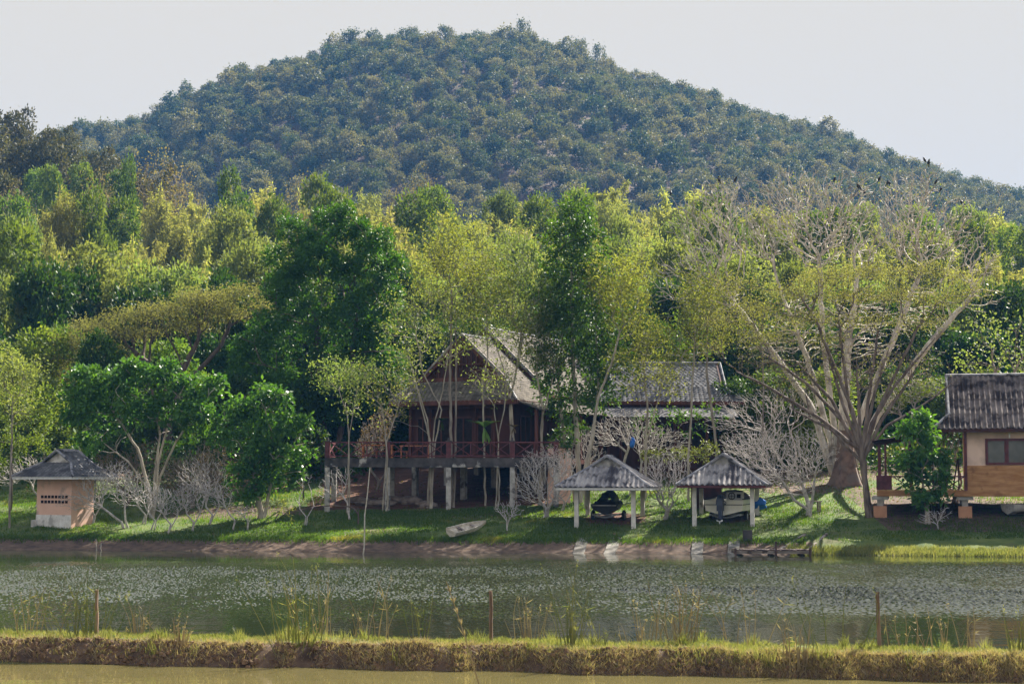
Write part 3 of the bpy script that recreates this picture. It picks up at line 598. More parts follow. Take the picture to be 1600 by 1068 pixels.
# front roof
g, c, t_ = gh_roof(7.9, 7.4, 0, 3.75, 1.25, .0, 'tile', RNG)
MM = T(0, 0, Z(7.85)); rf = put_geo(g, 'roof', M['shingle'], house, MM); put_geo(c, 'ridge_cap', M['cap'], rf, MM); put_geo(t_, 'gable', M['teak_dark'], house, MM)
b = Geo(); z0 = Z(7.85)
for s in (-1, 1): b.bar((s*4.0, -.02, z0-.12), (s*4.0, 7.4, z0-.12), .05, .24); b.bar((s*2.75, 1.18, z0+1.12), (0, 1.18, z0+3.70), .06, .34)
b.bar((-4.0, -.05, z0-.12), (4.0, -.05, z0-.12), .05, .26); b.bar((-2.7, 1.2, z0+1.25), (2.7, 1.2, z0+1.25), .08, .22); b.bar((-1.6, 1.24, z0+2.1), (1.6, 1.24, z0+2.1), .05, .1)
for k in range(-8, 9): b.bar((k*.3, 1.28, z0+1.2), (k*.3, 1.28, z0+3.65-abs(k*.3)*.95), .04, .03)
b.build('eave_board', M['teak'], house)
# rear roof, taller, its gable facing forward
g, c, t_ = gh_roof(8.4, 12.0, 0, 4.0, .0, .8, 'tile', RNG)
MM = T(-.5, 5.2, Z(8.35)); rf = put_geo(g, 'roof', M['shingle'], house, MM); put_geo(c, 'ridge_cap', M['cap'], rf, MM); put_geo(t_, 'gable', M['teak_dark'], house, MM)
b = Geo(); z0 = Z(8.35)
for s in (-1, 1): b.bar((-.5+s*4.25, 5.15, z0-.1), (-.5, 5.15, z0+3.95), .06, .36); b.bar((-.5+s*4.25, 5.2, z0-.12), (-.5+s*4.25, 17.2, z0-.12), .05, .24)
for s in (-1, 1): b.bar((-.5+s*3.9, 5.08, z0-.1), (-.5, 5.08, z0+3.62), .04, .12)
b.build('barge_board', M['teak'], house)
# walls
b = Geo(); zf = Z(4.6); zt = Z(8.0); zt2 = Z(8.6)
b.bb((-3.2, 1.2, zf), (3.2, 6, zt)); b.bb((-4.2, 6.02, zf), (3.25, 17, zt2)); b.build('wall', M['teak_dark'], house)
b = Geo()
for x in (-3.2, -1.9, -.55, .9, 2.1, 3.2): b.box((x, 1.12, (zf+zt)/2), (.16, .16, zt-zf))
b.bb((-3.3, 1.05, zt-.55), (3.3, 1.19, zt-.25)); b.bb((-3.3, 1.08, zf), (3.3, 1.19, zf+.25)); b.build('wall_frame', M['teak'], house)
for x0, x1 in ((-2.75, -2.05), (-1.75, -.7), (-.4, .75), (1.05, 1.95)):   # doors and windows of the front
    d = Geo(); d.bb((x0, 1.13, zf+.1), (x1, 1.185, zf+2.35)); dd = d.build('door', M['dark_in'], house)
    d = Geo()
    for x in (x0, (x0+x1)/2, x1): d.box((x, 1.10, zf+1.2), (.07, .05, 2.3))
    d.bb((x0, 1.075, zf+2.3), (x1, 1.125, zf+2.42)); d.build('frame', M['teak'], dd)
for y0, y1 in ((2.0, 3.3), (4.0, 5.2), (7.0, 8.6), (9.4, 11), (12, 13.6)):
    d = Geo(); d.bb((3.255, y0, zf+.9), (3.30, y1, zf+2.4)); wd = d.build('window', M['dark_in'], house)
    d = Geo(); x = 3.31
    for y in (y0, (y0+y1)/2, y1): d.box((x, y, zf+1.65), (.05, .08, 1.55))
    for z in (zf+.88, zf+2.42): d.bb((x-.02, y0, z-.04), (x+.03, y1, z+.04))
    d.build('frame', M['teak'], wd)
for x in (-3.1, 0, 3.1):
    for y in (1.5, 5.5, 9.5, 13):
        d = Geo(); d.box((x, y, (Z(4.6)+Z(float(G(np.array([-3.36+x*.9+y*.42]), np.array([95.3-x*.42+y*.9]))[0]))-.3)/2), (.3, .3, 4.6-HB+.0 if y < 3 else 2.6)); d.build('post', M['concrete'], house)
# lean-to roof along the right side
d = Geo(); panel(d, (5.3, 0.2, Z(7.25)), (0, 1, 0), (-.93, 0, .36), [(0, 0), (2.2, 0)], [(0, 13), (2.2, 13)], 'tile', RNG); d.build('side_roof', M['shingle'], house)
for y in (.4, 3.4, 6.6, 9.8, 13):
    d = Geo(); d.box((5.0, y, (Z(7.3)+Z(4.2))/2), (.16, .16, 3.1)); d.build('post', M['teak'], house)
d = Geo(); d.bb((3.3, .2, Z(4.35)), (5.3, 13, Z(4.6))); d.build('floor', M['teak'], house)
# ------------------------------------------------------------------ right-hand wing with its own roof
wb = g1(8, 108)
wing = empty('side_wing', (9.0, 104.5, wb), R(4), 'low wing with a grey shingled roof and red eaves, right of the tall narrow tree', 'house')
g, c, t_ = gh_roof(6.4, 9.2, 0, 2.5, 1.0, 1.2, 'dia', RNG)
MM = T(5.3, 3.2, 8.25-wb, R(90)); rf = put_geo(g, 'roof', M['dark_shingle'], wing, MM); put_geo(c, 'ridge_cap', M['cap'], rf, MM); put_geo(t_, 'gable', M['palewood'], wing, MM)
d = Geo(); z = 8.15-wb; d.bb((-3.9, -.06, z-.14), (5.3, -.01, z+.1)); d.bb((5.25, 0, z-.14), (5.3, 6.4, z+.1)); d.bar((4.15, 3.2-2.1, z+.9), (4.2, 3.2, z+2.55), .12, .2); d.bar((4.15, 3.2+2.1, z+.9), (4.2, 3.2, z+2.55), .12, .2); d.build('eave_board', M['teak'], wing)
d = Geo(); d.bb((-3.2, .9, -.3), (4.4, 5.6, z)); d.build('wall', M['teak_dark'], wing)
d = Geo()
for x in (-3.1, -1, 1, 3, 4.7): d.box((x, .3, z/2-.2), (.16, .16, z+.3))
d.build('porch_post', M['teak'], wing)
for x in (-2.2, 0, 2.2): d = Geo(); d.bb((x, .84, 1.3), (x+1.2, .895, 2.7)); d.build('window', M['dark_in'], wing)
d = Geo(); panel(d, (-3.9, -1.9, z-.95), (1, 0, 0), (0, .94, .34), [(0, 0), (1.9, 0)], [(0, 8.4), (1.9, 8.4)], 'dia', RNG); d.build('lean_to_roof', M['dark_shingle'], wing)
# ------------------------------------------------------------------ terrace on concrete stilts
DY = 93.0; DZ = 4.61; deck = empty('terrace', (-5, DY, g1(-5, DY)), 0, 'raised terrace with maroon crossed railing on concrete stilts before the teak house', 'terrace'); db = deck.location.z
def dk(x, y, z): return (x+5, y-DY, z-db)
xs0, xs1 = -10.15, 2.6
d = Geo(); d.bb(dk(xs0, DY+.3, DZ-.12), dk(xs1, DY+4.2, DZ)); d.build('floor', M['teak'], deck)
d = Geo(); d.bb(dk(xs0-.05, DY, DZ-.47), dk(xs1, DY+.28, DZ+.03)); d.bb(dk(xs0-.05, DY+.3, DZ-.47), dk(xs0+.2, DY+4.2, DZ-.13)); d.build('edge_beam', M['stained'], deck)
px_posts = [(512-800)/ppm(DY), (606-800)/ppm(DY), (701-800)/ppm(DY), 0.02]
for k, x in enumerate(px_posts+[2.4]):
    for y in (DY+.15, DY+3.6):
        gz = g1(x, y); d = Geo(); h = DZ-.47-gz+.3; d.box(dk(x, y, DZ-.47-h/2), (.27, .26, h)); d.build('post', M['concrete'], deck)
for k, x in enumerate(px_posts+[2.4]):
    d = Geo(); d.box(dk(x, DY+.14, DZ+.46), (.27, .24, .9)); ne = d.build('rail_post', M['maroon'], deck)
    d = Geo(); d.box(dk(x, DY+.14, DZ+.94), (.33, .3, .06)); d.box(dk(x, DY+.14, DZ+1.05), (.14, .14, .16), top=.6); d.build('lamp', M['stained'], ne)
for a, b_ in zip(px_posts, px_posts[1:]+[2.4]):
    d = Geo(); a0, b0 = a+.14, b_-.14; y = DY+.14; z0, z1 = DZ+.14, DZ+.88
    d.bar(dk(a0, y, z1), dk(b0, y, z1), .08, .07); d.bar(dk(a0, y, z0), dk(b0, y, z0), .06, .06); n = 3 if b0-a0 > 2.8 else 2
    for k in range(n):
        p, q = a0+(b0-a0)*k/n, a0+(b0-a0)*(k+1)/n
        if k: d.bar(dk(p, y, z0), dk(p, y, z1), .06, .06)
        d.bar(dk(p, y-.012, z0), dk(q, y-.012, z1), .04, .05); d.bar(dk(p, y+.035, z1), dk(q, y+.035, z0), .04, .05)
    d.build('railing', M['maroon'], deck)
d = Geo(); a0, b0 = DY+.3, DY+4.1; x = xs0+.1; z0, z1 = DZ+.14, DZ+.88
d.bar(dk(x, a0, z1), dk(x, b0, z1), .07, .07); d.bar(dk(x, a0, z0), dk(x, b0, z0), .06, .06); d.bar(dk(x, a0, z0), dk(x, b0, z1), .04, .05); d.bar(dk(x, a0+.01, z1), dk(x, b0, z0), .04, .05); d.build('railing', M['maroon'], deck)
def table(name, x, y, z, L, W, H, m, label, cat, rz=0, bench=False):
    e = empty(name, (x, y, z), rz, label, cat)
    d = Geo()
    for k in range(4): d.box((0, -W/2+W*(k+.5)/4, H-.02), (L, W/4-.015, .05), tint=k/4)
    d.build('top' if not bench else 'seat', M[m], e)
    for i in (-1, 1):
        for j in (-1, 1): d = Geo(); d.box((i*(L/2-.1), j*(W/2-.07), H/2-.03), (.08, .08, H-.03)); d.build('leg', M[m], e)
    return e
table('wooden_table', at(590, 700, 95.2)[0], 95.2, DZ, 1.8, .8, .78, 'orangewood', 'orange wooden table on the left end of the terrace', 'table')
table('wooden_table', at(648, 700, 95.0)[0], 95.0, DZ, 1.7, .8, .74, 'orangewood', 'low wooden table on the terrace in front of the doors', 'table', .05)
table('bench', at(612, 705, 96.2)[0], 96.2, DZ, 1.9, .4, .45, 'orangewood', 'wooden bench behind the tables on the terrace', 'bench', 0, True)
# orange low wall right of the terrace
# ------------------------------------------------------------------ boat shelters
def boathouse(px0, D, W, Dp, a, ze, zr, label, posts_l, m='corr'):
    p = at(px0, 760, D); b0 = g1(p[0], D); e = empty('boat_shelter', (p[0], D, b0), R(-a), label, 'shelter'); z = ze-b0
    g, c, t_ = gh_roof(W, Dp, 0, zr-ze, W*.34, W*.34, 'corr', RNG); MM = T(W/2, 0, z)
    rf = put_geo(g, 'roof', M['corr'], e, MM); put_geo(c, 'ridge_cap', M['cap'], rf, MM); put_geo(t_, 'gable', M['concrete'], e, MM)
    d = Geo(); d.bb((.0, .02, z-.13), (W, .06, z-.01)); d.bb((0, Dp-.06, z-.13), (W, Dp-.02, z-.01)); d.bb((.0, .06, z-.13), (.04, Dp-.06, z-.01)); d.bb((W-.04, .06, z-.13), (W, Dp-.06, z-.01)); d.build('fascia', M['whitetrim' if label.startswith('left') or 'jet' in label else 'maroon'], e)
    ca, sa = math.cos(R(a)), math.sin(R(a))
    for (u, v) in posts_l:
        wx, wy = p[0]+u*ca+v*sa, D-u*sa+v*ca; gz = g1(wx, wy)-b0-.25; d = Geo(); d.box((u, v, (z-.02+gz)/2), (.21, .21, z-.02-gz)); d.build('post', M['whitepost'], e)
    d = Geo(); xs_ = sorted(set(u for u, v in posts_l)); d.bb((xs_[0]-.3, posts_l[0][1]-.06, z-.16), (xs_[-1]+.3, posts_l[0][1]+.06, z-.02)); d.bb((xs_[0]-.3, posts_l[-1][1]-.06, z-.16), (xs_[-1]+.3, posts_l[-1][1]+.06, z-.02)); d.build('tie_beam', M['teak_dark'], e)
    return e
bh1 = boathouse(868, 86.3, 4.75, 4.9, 12, 3.08, 4.62, 'open shelter with a mossy corrugated roof on four white posts, jet ski inside', [(.95, .7), (3.85, .7), (.95, 4.2), (3.85, 4.2)])
bh2 = boathouse(1057, 86.0, 4.45, 4.9, 12, 3.20, 4.70, 'open shelter with a corrugated roof and dark red fascia over the cream motorboat', [(.82, .7), (3.72, .7), (.82, 4.2), (3.72, 4.2)])
# ------------------------------------------------------------------ small pink outbuilding on the left
sb_ = at(111, 800, 89.3); sz = g1(sb_[0], 90); sh = empty('pump_house', (sb_[0], 89.3, sz), R(-27), 'small pink plastered hut with a dark hipped roof by the left shore', 'hut'); zt = 3.62-sz
d = Geo(); d.bb((-2.35, 0, -.5), (0, 1.75, zt)); d.build('wall', M['pink'], sh)
g, c, t_ = gh_roof(4.1, 3.5, 0, 1.33, 1.15, .9, 'tile', RNG); MM = T(-1.3, -.8, zt); rf = put_geo(g, 'roof', M['dark_shingle'], sh, MM); put_geo(c, 'ridge_cap', M['cap'], rf, MM); put_geo(t_, 'gable', M['whitewash'], sh, MM)
d = Geo(); d.bb((-3.35, -.81, zt-.13), (.75, -.77, zt-.0)); d.bb((.71, -.76, zt-.13), (.75, 2.68, zt)); d.build('fascia', M['whitetrim'], sh)
d = Geo()
for k in range(8):
    for j in range(2): d.bb((-2.05+k*.235, -.018, zt-1.12-.26*j), (-2.05+k*.235+.17, -.004, zt-1.12-.26*j+.15))
d.build("vent_blocks", M["dark_in"], sh)
d = Geo(); d.bb((-2.37, -.02, -.55), (.02, -.003, .62)); d.build('plinth', M['whitewash'], sh); d = Geo(); d.box((-2.30, -.25, -.3), (.2, .2, 1.3)); d.build('pipe_box', M['whitewash'], sh)
# ------------------------------------------------------------------ bungalow on piers, right
BY = 86.4; bx0 = at(1375, 700, BY)[0]; bw = at(1512, 700, BY)[0]; bx1 = bw+9; gb = g1(20, BY); zfl = at(1500, 775, BY)[2]-gb; zw = at(1500, 672, BY)[2]-gb; zsill = at(1500, 727, BY)[2]-gb
bun = empty('bungalow', (bx0, BY+.9, gb), R(-13), 'peach and ochre bungalow on piers with a brown corrugated roof, at the right edge', 'house'); w0 = bw-bx0; w1 = bx1-bx0
d = Geo(); d.bb((w0, 0, zsill), (w1, 5, zw)); d.build('upper_wall', M['peach'], bun)
d = Geo(); d.bb((w0+.0, -.03, zfl), (w1, 5.03, zsill-.002)); d.bb((.0, -.03, zfl), (w0-.003, .12, zfl+.32)); d.bb((0, .125, zfl), (w0-.003, 5.0, zfl+.12)); d.build('lower_wall', M['ochre'], bun)
d = Geo(); d.box((w0-.03, -.06, (zw+zfl+.3)/2), (.14, .12, zw-zfl-.3)); d.build('corner_post', M['maroon'], bun)
# roof
zr = at(1500, 590, BY+2.6)[2]-gb; x_e = at(1466, 668, BY-.5)[0]-bx0
g, c, t_ = gh_roof(6.2, w1-x_e+1, 0, zr-zw, .85, .0, 'corr', RNG)
MM = T(x_e, 2.5, zw+.06) @ Matrix.Rotation(R(-90), 4, 'Z'); rf = put_geo(g, 'roof', M['corr_brown'], bun, MM); put_geo(c, 'ridge_cap', M['cap'], rf, MM); put_geo(t_, 'gable', M['teak_dark'], bun, MM)
d = Geo(); d.bb((x_e, -.64, zw-.12), (w1+1, -.60, zw+.05)); d.bb((x_e, -.59, zw-.12), (x_e+.04, 5.6, zw+.05)); d.build('fascia', M['teak_dark'], bun)
# lean-to over the verandah
za = at(1462, 676, BY)[2]-gb; zb = at(1375, 692, BY)[2]-gb
d = Geo(); d.bar((-.1, .0, zb), (x_e+.4, .0, za+.05), .12, .14); d.bar((-.1, 3.6, zb), (x_e+.4, 3.6, za+.05), .12, .14); panel(d, (-.15, 3.9, zb+.05), (0, -1, 0), nrm(np.array([x_e+.4, 0, za-zb])), [(0, 0), (3.0, 0)], [(0, 4.2), (3.0, 4.2)], 'corr', RNG); d.build('verandah_roof', M['teak_dark'], bun)
for x, y in ((.12, .05), (.45, .05), (.12, 3.5), (1.7, 3.5), (3.2, 3.5)):
    d = Geo(); d.box((x, y, (zb+zfl+.2)/2), (.11, .11, zb-zfl-.2)); d.build('verandah_post', M['maroon'], bun)
d = Geo(); d.bb((-.02, -.04, zfl+.33), (.75, .08, zfl+1.05)); d.build('parapet', M['maroon'], bun)
d = Geo(); z0, z1 = zfl+.25, zfl+1.0; d.bar((.8, .03, z1), (w0-.1, .03, z1), .07, .07)
for k in range(3):
    a = .8+(w0-.9)*k/3; b_ = .8+(w0-.9)*(k+1)/3; d.bar((a, .02, z0), (b_, .02, z1), .04, .05); d.bar((a, .06, z1), (b_, .06, z0), .04, .05)
d.bar((.0, 3.5, z1), (w0-.1, 3.5, z1), .07, .07); d.build('railing', M['maroon'], bun)
for k in range(5): d = Geo(); x = w0-1.6+k*.32; d.bar((x, 2.2, zfl+.2), (x+.28*(k % 2), 2.25, zfl+1.9), .07, .09); d.build('porch_chair_slat' if False else 'bracket', M['teak_dark'], bun)
# window with three sashes
wx0 = at(1543, 700, BY)[0]-bx0; wz1 = at(1500, 687, BY)[2]-gb; wz0 = at(1500, 724, BY)[2]-gb
for q, x0 in ((0, wx0), (1, wx0+4.2)):
    d = Geo(); d.bb((x0, -.012, wz0), (x0+2.9, -.004, wz1)); wn = d.build('window', M['glass'], bun); d = Geo()
    for k in range(4): d.box((x0+2.9*k/3, -.03, (wz0+wz1)/2), (.13 if k in (0, 3) else .2, .07, wz1-wz0+.1))
    for z in (wz0, wz1): d.bb((x0-.06, -.072, z-.06), (x0+2.96, -.066+.02, z+.06))
    d.build('frame', M['maroon'], wn)
d = Geo(); d.box((at(1577, 676, BY)[0]-bx0, -.1, zw-.28), (.07, .1, .22)); d.box((at(1577, 676, BY)[0]-bx0, -.13, zw-.12), (.16, .16, .06)); d.build('wall_lamp', M['white'], bun)
for pxp in (1381, 1511, 1640):
    for y in (.35, 4.3):
        x = at(pxp, 790, BY)[0]-bx0; gz = g1(bx0+x, BY+y)-gb; d = Geo(); d.box((x, y, zfl-.10), (.82, .6, .17)); d.box((x, y, zfl-.35), (.3, .3, .34)); pc = d.build('pier', M['concrete'], bun)
        d = Geo(); top = zfl-.5; d.box((x, y, (top+gz-.2)/2), (.66, .6, top-gz+.2)); d.build('footing', M['orangeplaster'], pc)
# ------------------------------------------------------------------ boats
def hull(L, B, zk, zg, n=14, bow=.35, flare=.78, chz=.35, deadrise=.2):
    """half-breadth loft, stern at y=0, bow at y=L; returns outer grid"""
    t = np.linspace(0, 1, n); b = B/2*(1-np.clip((t-.35)/.65, 0, 1)**2.2); k = zk+(zg-zk)*.75*np.clip((t-.6)/.4, 0, 1)**2; s = zg+bow*t**2
    P = []
    for sx_ in (-1, 1):
        pass
    rows = []
    for i in range(n):
        ch = k[i]+(s[i]-k[i])*chz
        rows.append([(-b[i], t[i]*L, s[i]), (-b[i]*.93, t[i]*L, ch+(s[i]-ch)*.45), (-b[i]*flare, t[i]*L, ch), (0, t[i]*L, k[i]), (b[i]*flare, t[i]*L, ch), (b[i]*.93, t[i]*L, ch+(s[i]-ch)*.45), (b[i], t[i]*L, s[i])])
    return np.array(rows), b, s
def boat_mesh(g, L, B, zk, zg, inner=.5, **k):
    P, b, s = hull(L, B, zk, zg, **k); g.grid(P)
    st = P[0]; c = np.array([[0, 0, (zk+zg)/2]]); V = np.vstack([st, c]); g.add(V, [(i+1, i, 7) for i in range(6)]+[(0, 6, 7)])
    Q = P.copy(); Q[:, :, 0] *= .86; Q[:, 3, 2] += inner*(zg-zk)*.55; Q[:, 2, 2] += .12; Q[:, 4, 2] += .12; Q[0, :, 1] += .12; g.grid(Q[:, ::-1])
    for e in (0, 6): g.grid(np.stack([P[:, e]+[0, 0, .012], Q[:, e]+[0, 0, .012]], 1))
    return P, Q
mb = at(1131, 812, 87.3); mz = g1(mb[0], 88)-.2; boat = empty('motorboat', (mb[0], 87.3, mz), R(-20), 'cream motorboat with a dark blue outboard motor, stern towards the pond, under the right shelter', 'boat')
d = Geo(); P, Q = boat_mesh(d, 4.6, 2.1, .48, 1.26, inner=.5, bow=.3, chz=.30, flare=.9); d.build('hull', M['gelcoat'], boat)
d = Geo(); d.bar((-.97, -.015, 1.02), (.97, -.015, 1.02), .02, .035); d.bar((-.99, 0, 1.3), (-.99, 2.4, 1.33), .05, .05); d.bar((.99, 0, 1.3), (.99, 2.4, 1.33), .05, .05)
d.bar((1.0, .02, 1.02), (1.0, 2.4, 1.05), .03, .035); d.build('rub_rail', M['black'], boat)
d = Geo(); d.box((.25, 1.55, 1.28), (.85, .35, .75), tint=.8); d.build('console', M['white'], boat)
d = Geo(); a = np.linspace(0, 2*math.pi, 15); d.tube(np.stack([.12+.17*np.cos(a), 1.33+0*a, 1.45+.17*np.sin(a)], 1), .022, 5); d.bar((-.05, 1.33, 1.45), (.29, 1.33, 1.45), .02, .02); d.bar((.12, 1.33, 1.28), (.12, 1.33, 1.62), .02, .02); d.box((.48, 1.365, 1.45), (.2, .02, .2)); d.build('steering_wheel', M['black'], boat)
d = Geo(); 
xw = np.linspace(-.85, .85, 12); zz = 1.35+.42*np.sqrt(np.maximum(0, 1-(xw/.9)**2)); d.grid(np.stack([np.stack([xw, 2.5+0*xw, 0*xw+1.28], 1), np.stack([xw*.94, 2.3+0*xw-.35*(1-(xw/.9)**2)*0, zz], 1)], 0)); d.build('windscreen', M['black'], boat)
d = Geo(); d.box((-.4, .6, .95), (.6, .45, .2)); d.box((.4, .6, .95), (.6, .45, .2)); d.build('seat', M['navy'], boat)
mo = empty('outboard', (0, 0, 0)); mo.parent = boat
d = Geo(); d.box((-.12, -.26, 1.17), (.36, .5, .34), top=.82); d.box((-.12, -.26, 1.42), (.30, .42, .2), top=.7); d.box((-.12, -.24, .86), (.30, .40, .30)); d.build('cowl', M['navy'], mo)
d = Geo(); d.box((-.12, -.22, .5), (.16, .26, .55), top=1.2); d.box((-.12, -.25, .34), (.24, .46, .03)); d.tube([(-.12, -.42, .16), (-.12, -.05, .16)], [.07, .05], 8, cap=True); d.bar((-.12, -.2, -.02), (-.12, -.2, .2), .03, .2); d.build('leg', M['navy'], mo)
d = Geo()
for k in range(3):
    aa = k*2*math.pi/3+.5; d.add([(-.12, -.44, .16), (-.12+.16*math.cos(aa-.35), -.47, .16+.16*math.sin(aa-.35)), (-.12+.2*math.cos(aa), -.43, .16+.2*math.sin(aa)), (-.12+.16*math.cos(aa+.35), -.40, .16+.16*math.sin(aa+.35))], [(0, 1, 2, 3)])
d.tube([(-.12, -.5, .16), (-.12, -.40, .16)], [.03, .05], 8, cap=True); d.build('propeller', M['white'], mo)
d = Geo(); aa = np.linspace(0, math.pi*.8, 8); d.tube(np.stack([-.1+.28*np.sin(aa), -.25+0*aa, 1.12+.13*np.cos(aa)], 1), .018, 5); d.build('cable', M['black'], mo)
def trailer(e_loc, rz, label, W, L, zb, name='boat_trailer'):
    t = empty(name, e_loc, rz, label, 'trailer'); d = Geo()
    d.bar((-W/2, .2, zb), (-W/2, L, zb), .07, .09); d.bar((W/2, .2, zb), (W/2, L, zb), .07, .09); d.bar((-W/2, .9, zb), (W/2, .9, zb), .07, .07); d.bar((-W/2, L, zb), (0, L+1, zb), .07, .07); d.bar((W/2, L, zb), (0, L+1, zb), .07, .07)
    a = np.linspace(-1, 1, 9); d.tube(np.stack([a*W/2, .15+0*a, zb-.16*(1-a*a)+.02], 1), .045, 5); d.build('frame', M['galv'], t)
    for s in (-1, 1):
        d = Geo(); x = s*(W/2+.16); aa = np.linspace(0, 2*math.pi, 19); d.tube(np.stack([x+0*aa, 1.2+.22*np.cos(aa), .29+.22*np.sin(aa)], 1), .085, 7); wh = d.build('wheel', M['rubber'], t)
        d = Geo(); d.tube([(x-.06, 1.2, .29), (x+.06, 1.2, .29)], [.15, .15], 10, cap=True); d.build('rim', M['galv'], wh)
    return t
trailer((mb[0], 87.3, mz+.12), R(-20), 'steel trailer carrying the cream motorboat', 1.5, 4.0, .38)
js = at(944, 812, 87.6); jz = g1(js[0], 88); jet = empty('jet_ski', (js[0], 87.6, jz), R(-14), 'black jet ski on a low trailer under the left shelter', 'jet ski')
d = Geo(); P, Q = boat_mesh(d, 2.9, 1.22, .32, .78, inner=.9, bow=.25, chz=.45); d.build('hull', M['black'], jet)
d = Geo(); n = 12; t = np.linspace(0, 1, n); prof = [(-.42, 0), (-.36, .16), (-.2, .30), (0, .36), (.2, .30), (.36, .16), (.42, 0)]
G_ = np.array([[(x*(1-.35*tt), .25+2.2*tt, .80+z*(1.0+.7*math.sin(tt*3.0))+.1*tt) for x, z in prof] for tt in t]); d.grid(G_); d.box((0, 1.15, .83), (1.02, 2.0, .16), top=.9); d.box((0, .8, 1.2), (.36, 1.1, .22), top=.85); d.build('body', M['black'], jet)
d = Geo(); d.bar((-.42, 1.75, 1.72), (.42, 1.75, 1.72), .06, .06); d.box((0, 1.75, 1.55), (.2, .25, .5)); d.box((0, 1.8, 1.82), (.62, .12, .22)); d.build('handlebar', M['black'], jet)
d = Geo(); d.bb((-.55, -.02, .72), (.55, -.005, .76)); d.build('stripe', M['concrete'], jet); jet.scale = (1.15, 1.1, 1.12)
trailer((js[0], 87.6, jz), R(-14), 'low steel trailer under the black jet ski', 1.3, 2.6, .36, 'jet_ski_trailer')
# heaped blue tarp behind the motorboat
def lump(name, c, r, m, label, cat, seed, sq=(1, 1, .8), parent=None):
    rng = np.random.default_rng(seed); n, k = 14, 20; th = np.linspace(0, math.pi, n)[:, None]; ph = np.linspace(0, 2*math.pi, k)[None, :]
    w_ = 1+.22*np.sin(ph*3+seed)*np.sin(th*2)+.14*np.sin(ph*5+th*4+seed)+.1*np.cos(ph*2-th*6)*np.sin(th); w_[:, -1] = w_[:, 0]
    P = np.stack([np.sin(th)*np.cos(ph)*sq[0]*w_, np.sin(th)*np.sin(ph)*sq[1]*w_, np.cos(th)*sq[2]*w_+0*ph], -1)*r; g = Geo(); g.grid(P); o = g.build(name, m, parent, smooth=True); o.location = c
    return tag(o, label, cat)
p = at(1181, 786, 89.5); lump('tarp', (p[0], 89.5, p[2]), .48, M['blue'], 'crumpled blue tarp beside the motorboat', 'tarp', 4, (1.1, .8, .6))
p = at(988, 691, 95.5); lump('blue_bag', (p[0], 95.5, p[2]), .17, M['blue'], 'bright blue bag hanging among bare frangipani branches by the house', 'bag', 2, (.8, .6, 1.5))
# old wooden dinghy on the grass
p = at(703, 838, 84.6); dg = empty('dinghy', (p[0], 84.6, g1(p[0], 84.8)+.1), R(-58), 'old pale wooden dinghy lying on the grass by the shore', 'boat')
d = Geo(); boat_mesh(d, 2.6, .7, 0, .34, inner=.3, bow=.12); o = d.build('hull', M['palewood'], dg); d = Geo(); d.box((0, .8, .27), (.66, .2, .03)); d.box((0, 1.7, .3), (.45, .16, .03)); d.build('thwart', M['oldwood'], dg); dg.rotation_euler = (R(8), R(20), R(-38))
# grey boat stored under the bungalow
p = at(1556, 810, 86.2); ub = empty('rowing_boat', (p[0]+.6, 86.2, g1(p[0], 86.5)), R(62), 'grey wooden rowing boat stored beneath the bungalow', 'boat'); ub.rotation_euler[2] = R(-75)
d = Geo(); boat_mesh(d, 4.2, 1.3, .1, .62, inner=.3, bow=.2); d.build('hull', M['concrete'], ub); d = Geo(); [d.box((0, y, .6), (1.15, .2, .04)) for y in (.9, 2.0, 3.0)]; d.build('thwart', M['oldwood'], ub)
# launching strips of concrete
for pxt, pxb, lab in ((912, 901, 'leftmost of the four concrete launching strips on the bank'), (962, 948, 'second concrete launching strip from the left, paler than the first'), (1089, 1082, 'third concrete launching strip, below the right shelter'), (1143, 1137, 'rightmost concrete launching strip, next to the jetty')):
    xb = at(pxb, 862, 82)[0]; xt = at(pxt, 840, 84.3)[0]; yb = float(shore(np.array([xb]))[0])-.5; yt = yb+3.1; n = 12
    t = np.linspace(0, 1, n); X = xb+(xt-xb)*t; Y = yb+(yt-yb)*t; Z_ = np.maximum(G(X, Y), G(X+.3, Y)); Z_ = np.convolve(np.pad(Z_, 2, 'edge'), np.ones(5)/5, 'valid')+.05; w_ = .27
    A = np.stack([X-w_, Y, Z_], 1); B = np.stack([X+w_, Y, Z_], 1); lo = np.array([0, 0, .22]); g = Geo(); g.grid(np.stack([A-lo, A, B, B-lo], 1)[::-1]); tag(g.build('launching_strip', M['ramp']), lab, 'ramp', 'concrete launching strips')
# jetty raft
jy = float(shore(np.array([12.8]))[0])-1.1; jx0, jx1 = at(1146, 860, jy)[0], at(1268, 860, jy)[0]; jt = empty('jetty', (jx0, jy, 0), 0, 'low floating jetty of dark weathered planks at the shore', 'jetty'); LJ = jx1-jx0
for y in (0, .75): d = Geo(); d.bar((0, y, .16), (LJ, y, .16), .12, .14); d.build('beam', M['oldwood'], jt)
d = Geo(); rj = np.random.default_rng(8)
for k in range(34):
    if rj.random() < .15: continue
    d.box((.1+k*LJ/34.5, .4, .26+rj.uniform(-.01, .02)), (LJ/42, 1.0+rj.uniform(-.1, .15), .035), rj.uniform(-.03, .03))
d.build('deck_planks', M['wetwood'], jt)
for x in (.35, LJ-.4, LJ/2): d = Geo(); d.tube([(x, .05, -.06), (x, .85, -.06)], .14, 10, cap=True); d.build('float', M['black'], jt)
for x, h in ((LJ*.54, .62), (.08, .3), (LJ-.08, .32)): d = Geo(); d.box((x, -.1, h/2-.2), (.09, .09, h+.5)); d.build('mooring_post', M['wetwood'], jt)
g = Geo(); gj = g1(at(1168, 846, 83)[0], 82.6); g.box((at(1168, 846, 82.6)[0], 82.6, gj+.15), (.42, .35, .65)); tag(g.build('bollard', M['stained']), 'square concrete block behind the jetty', 'block')
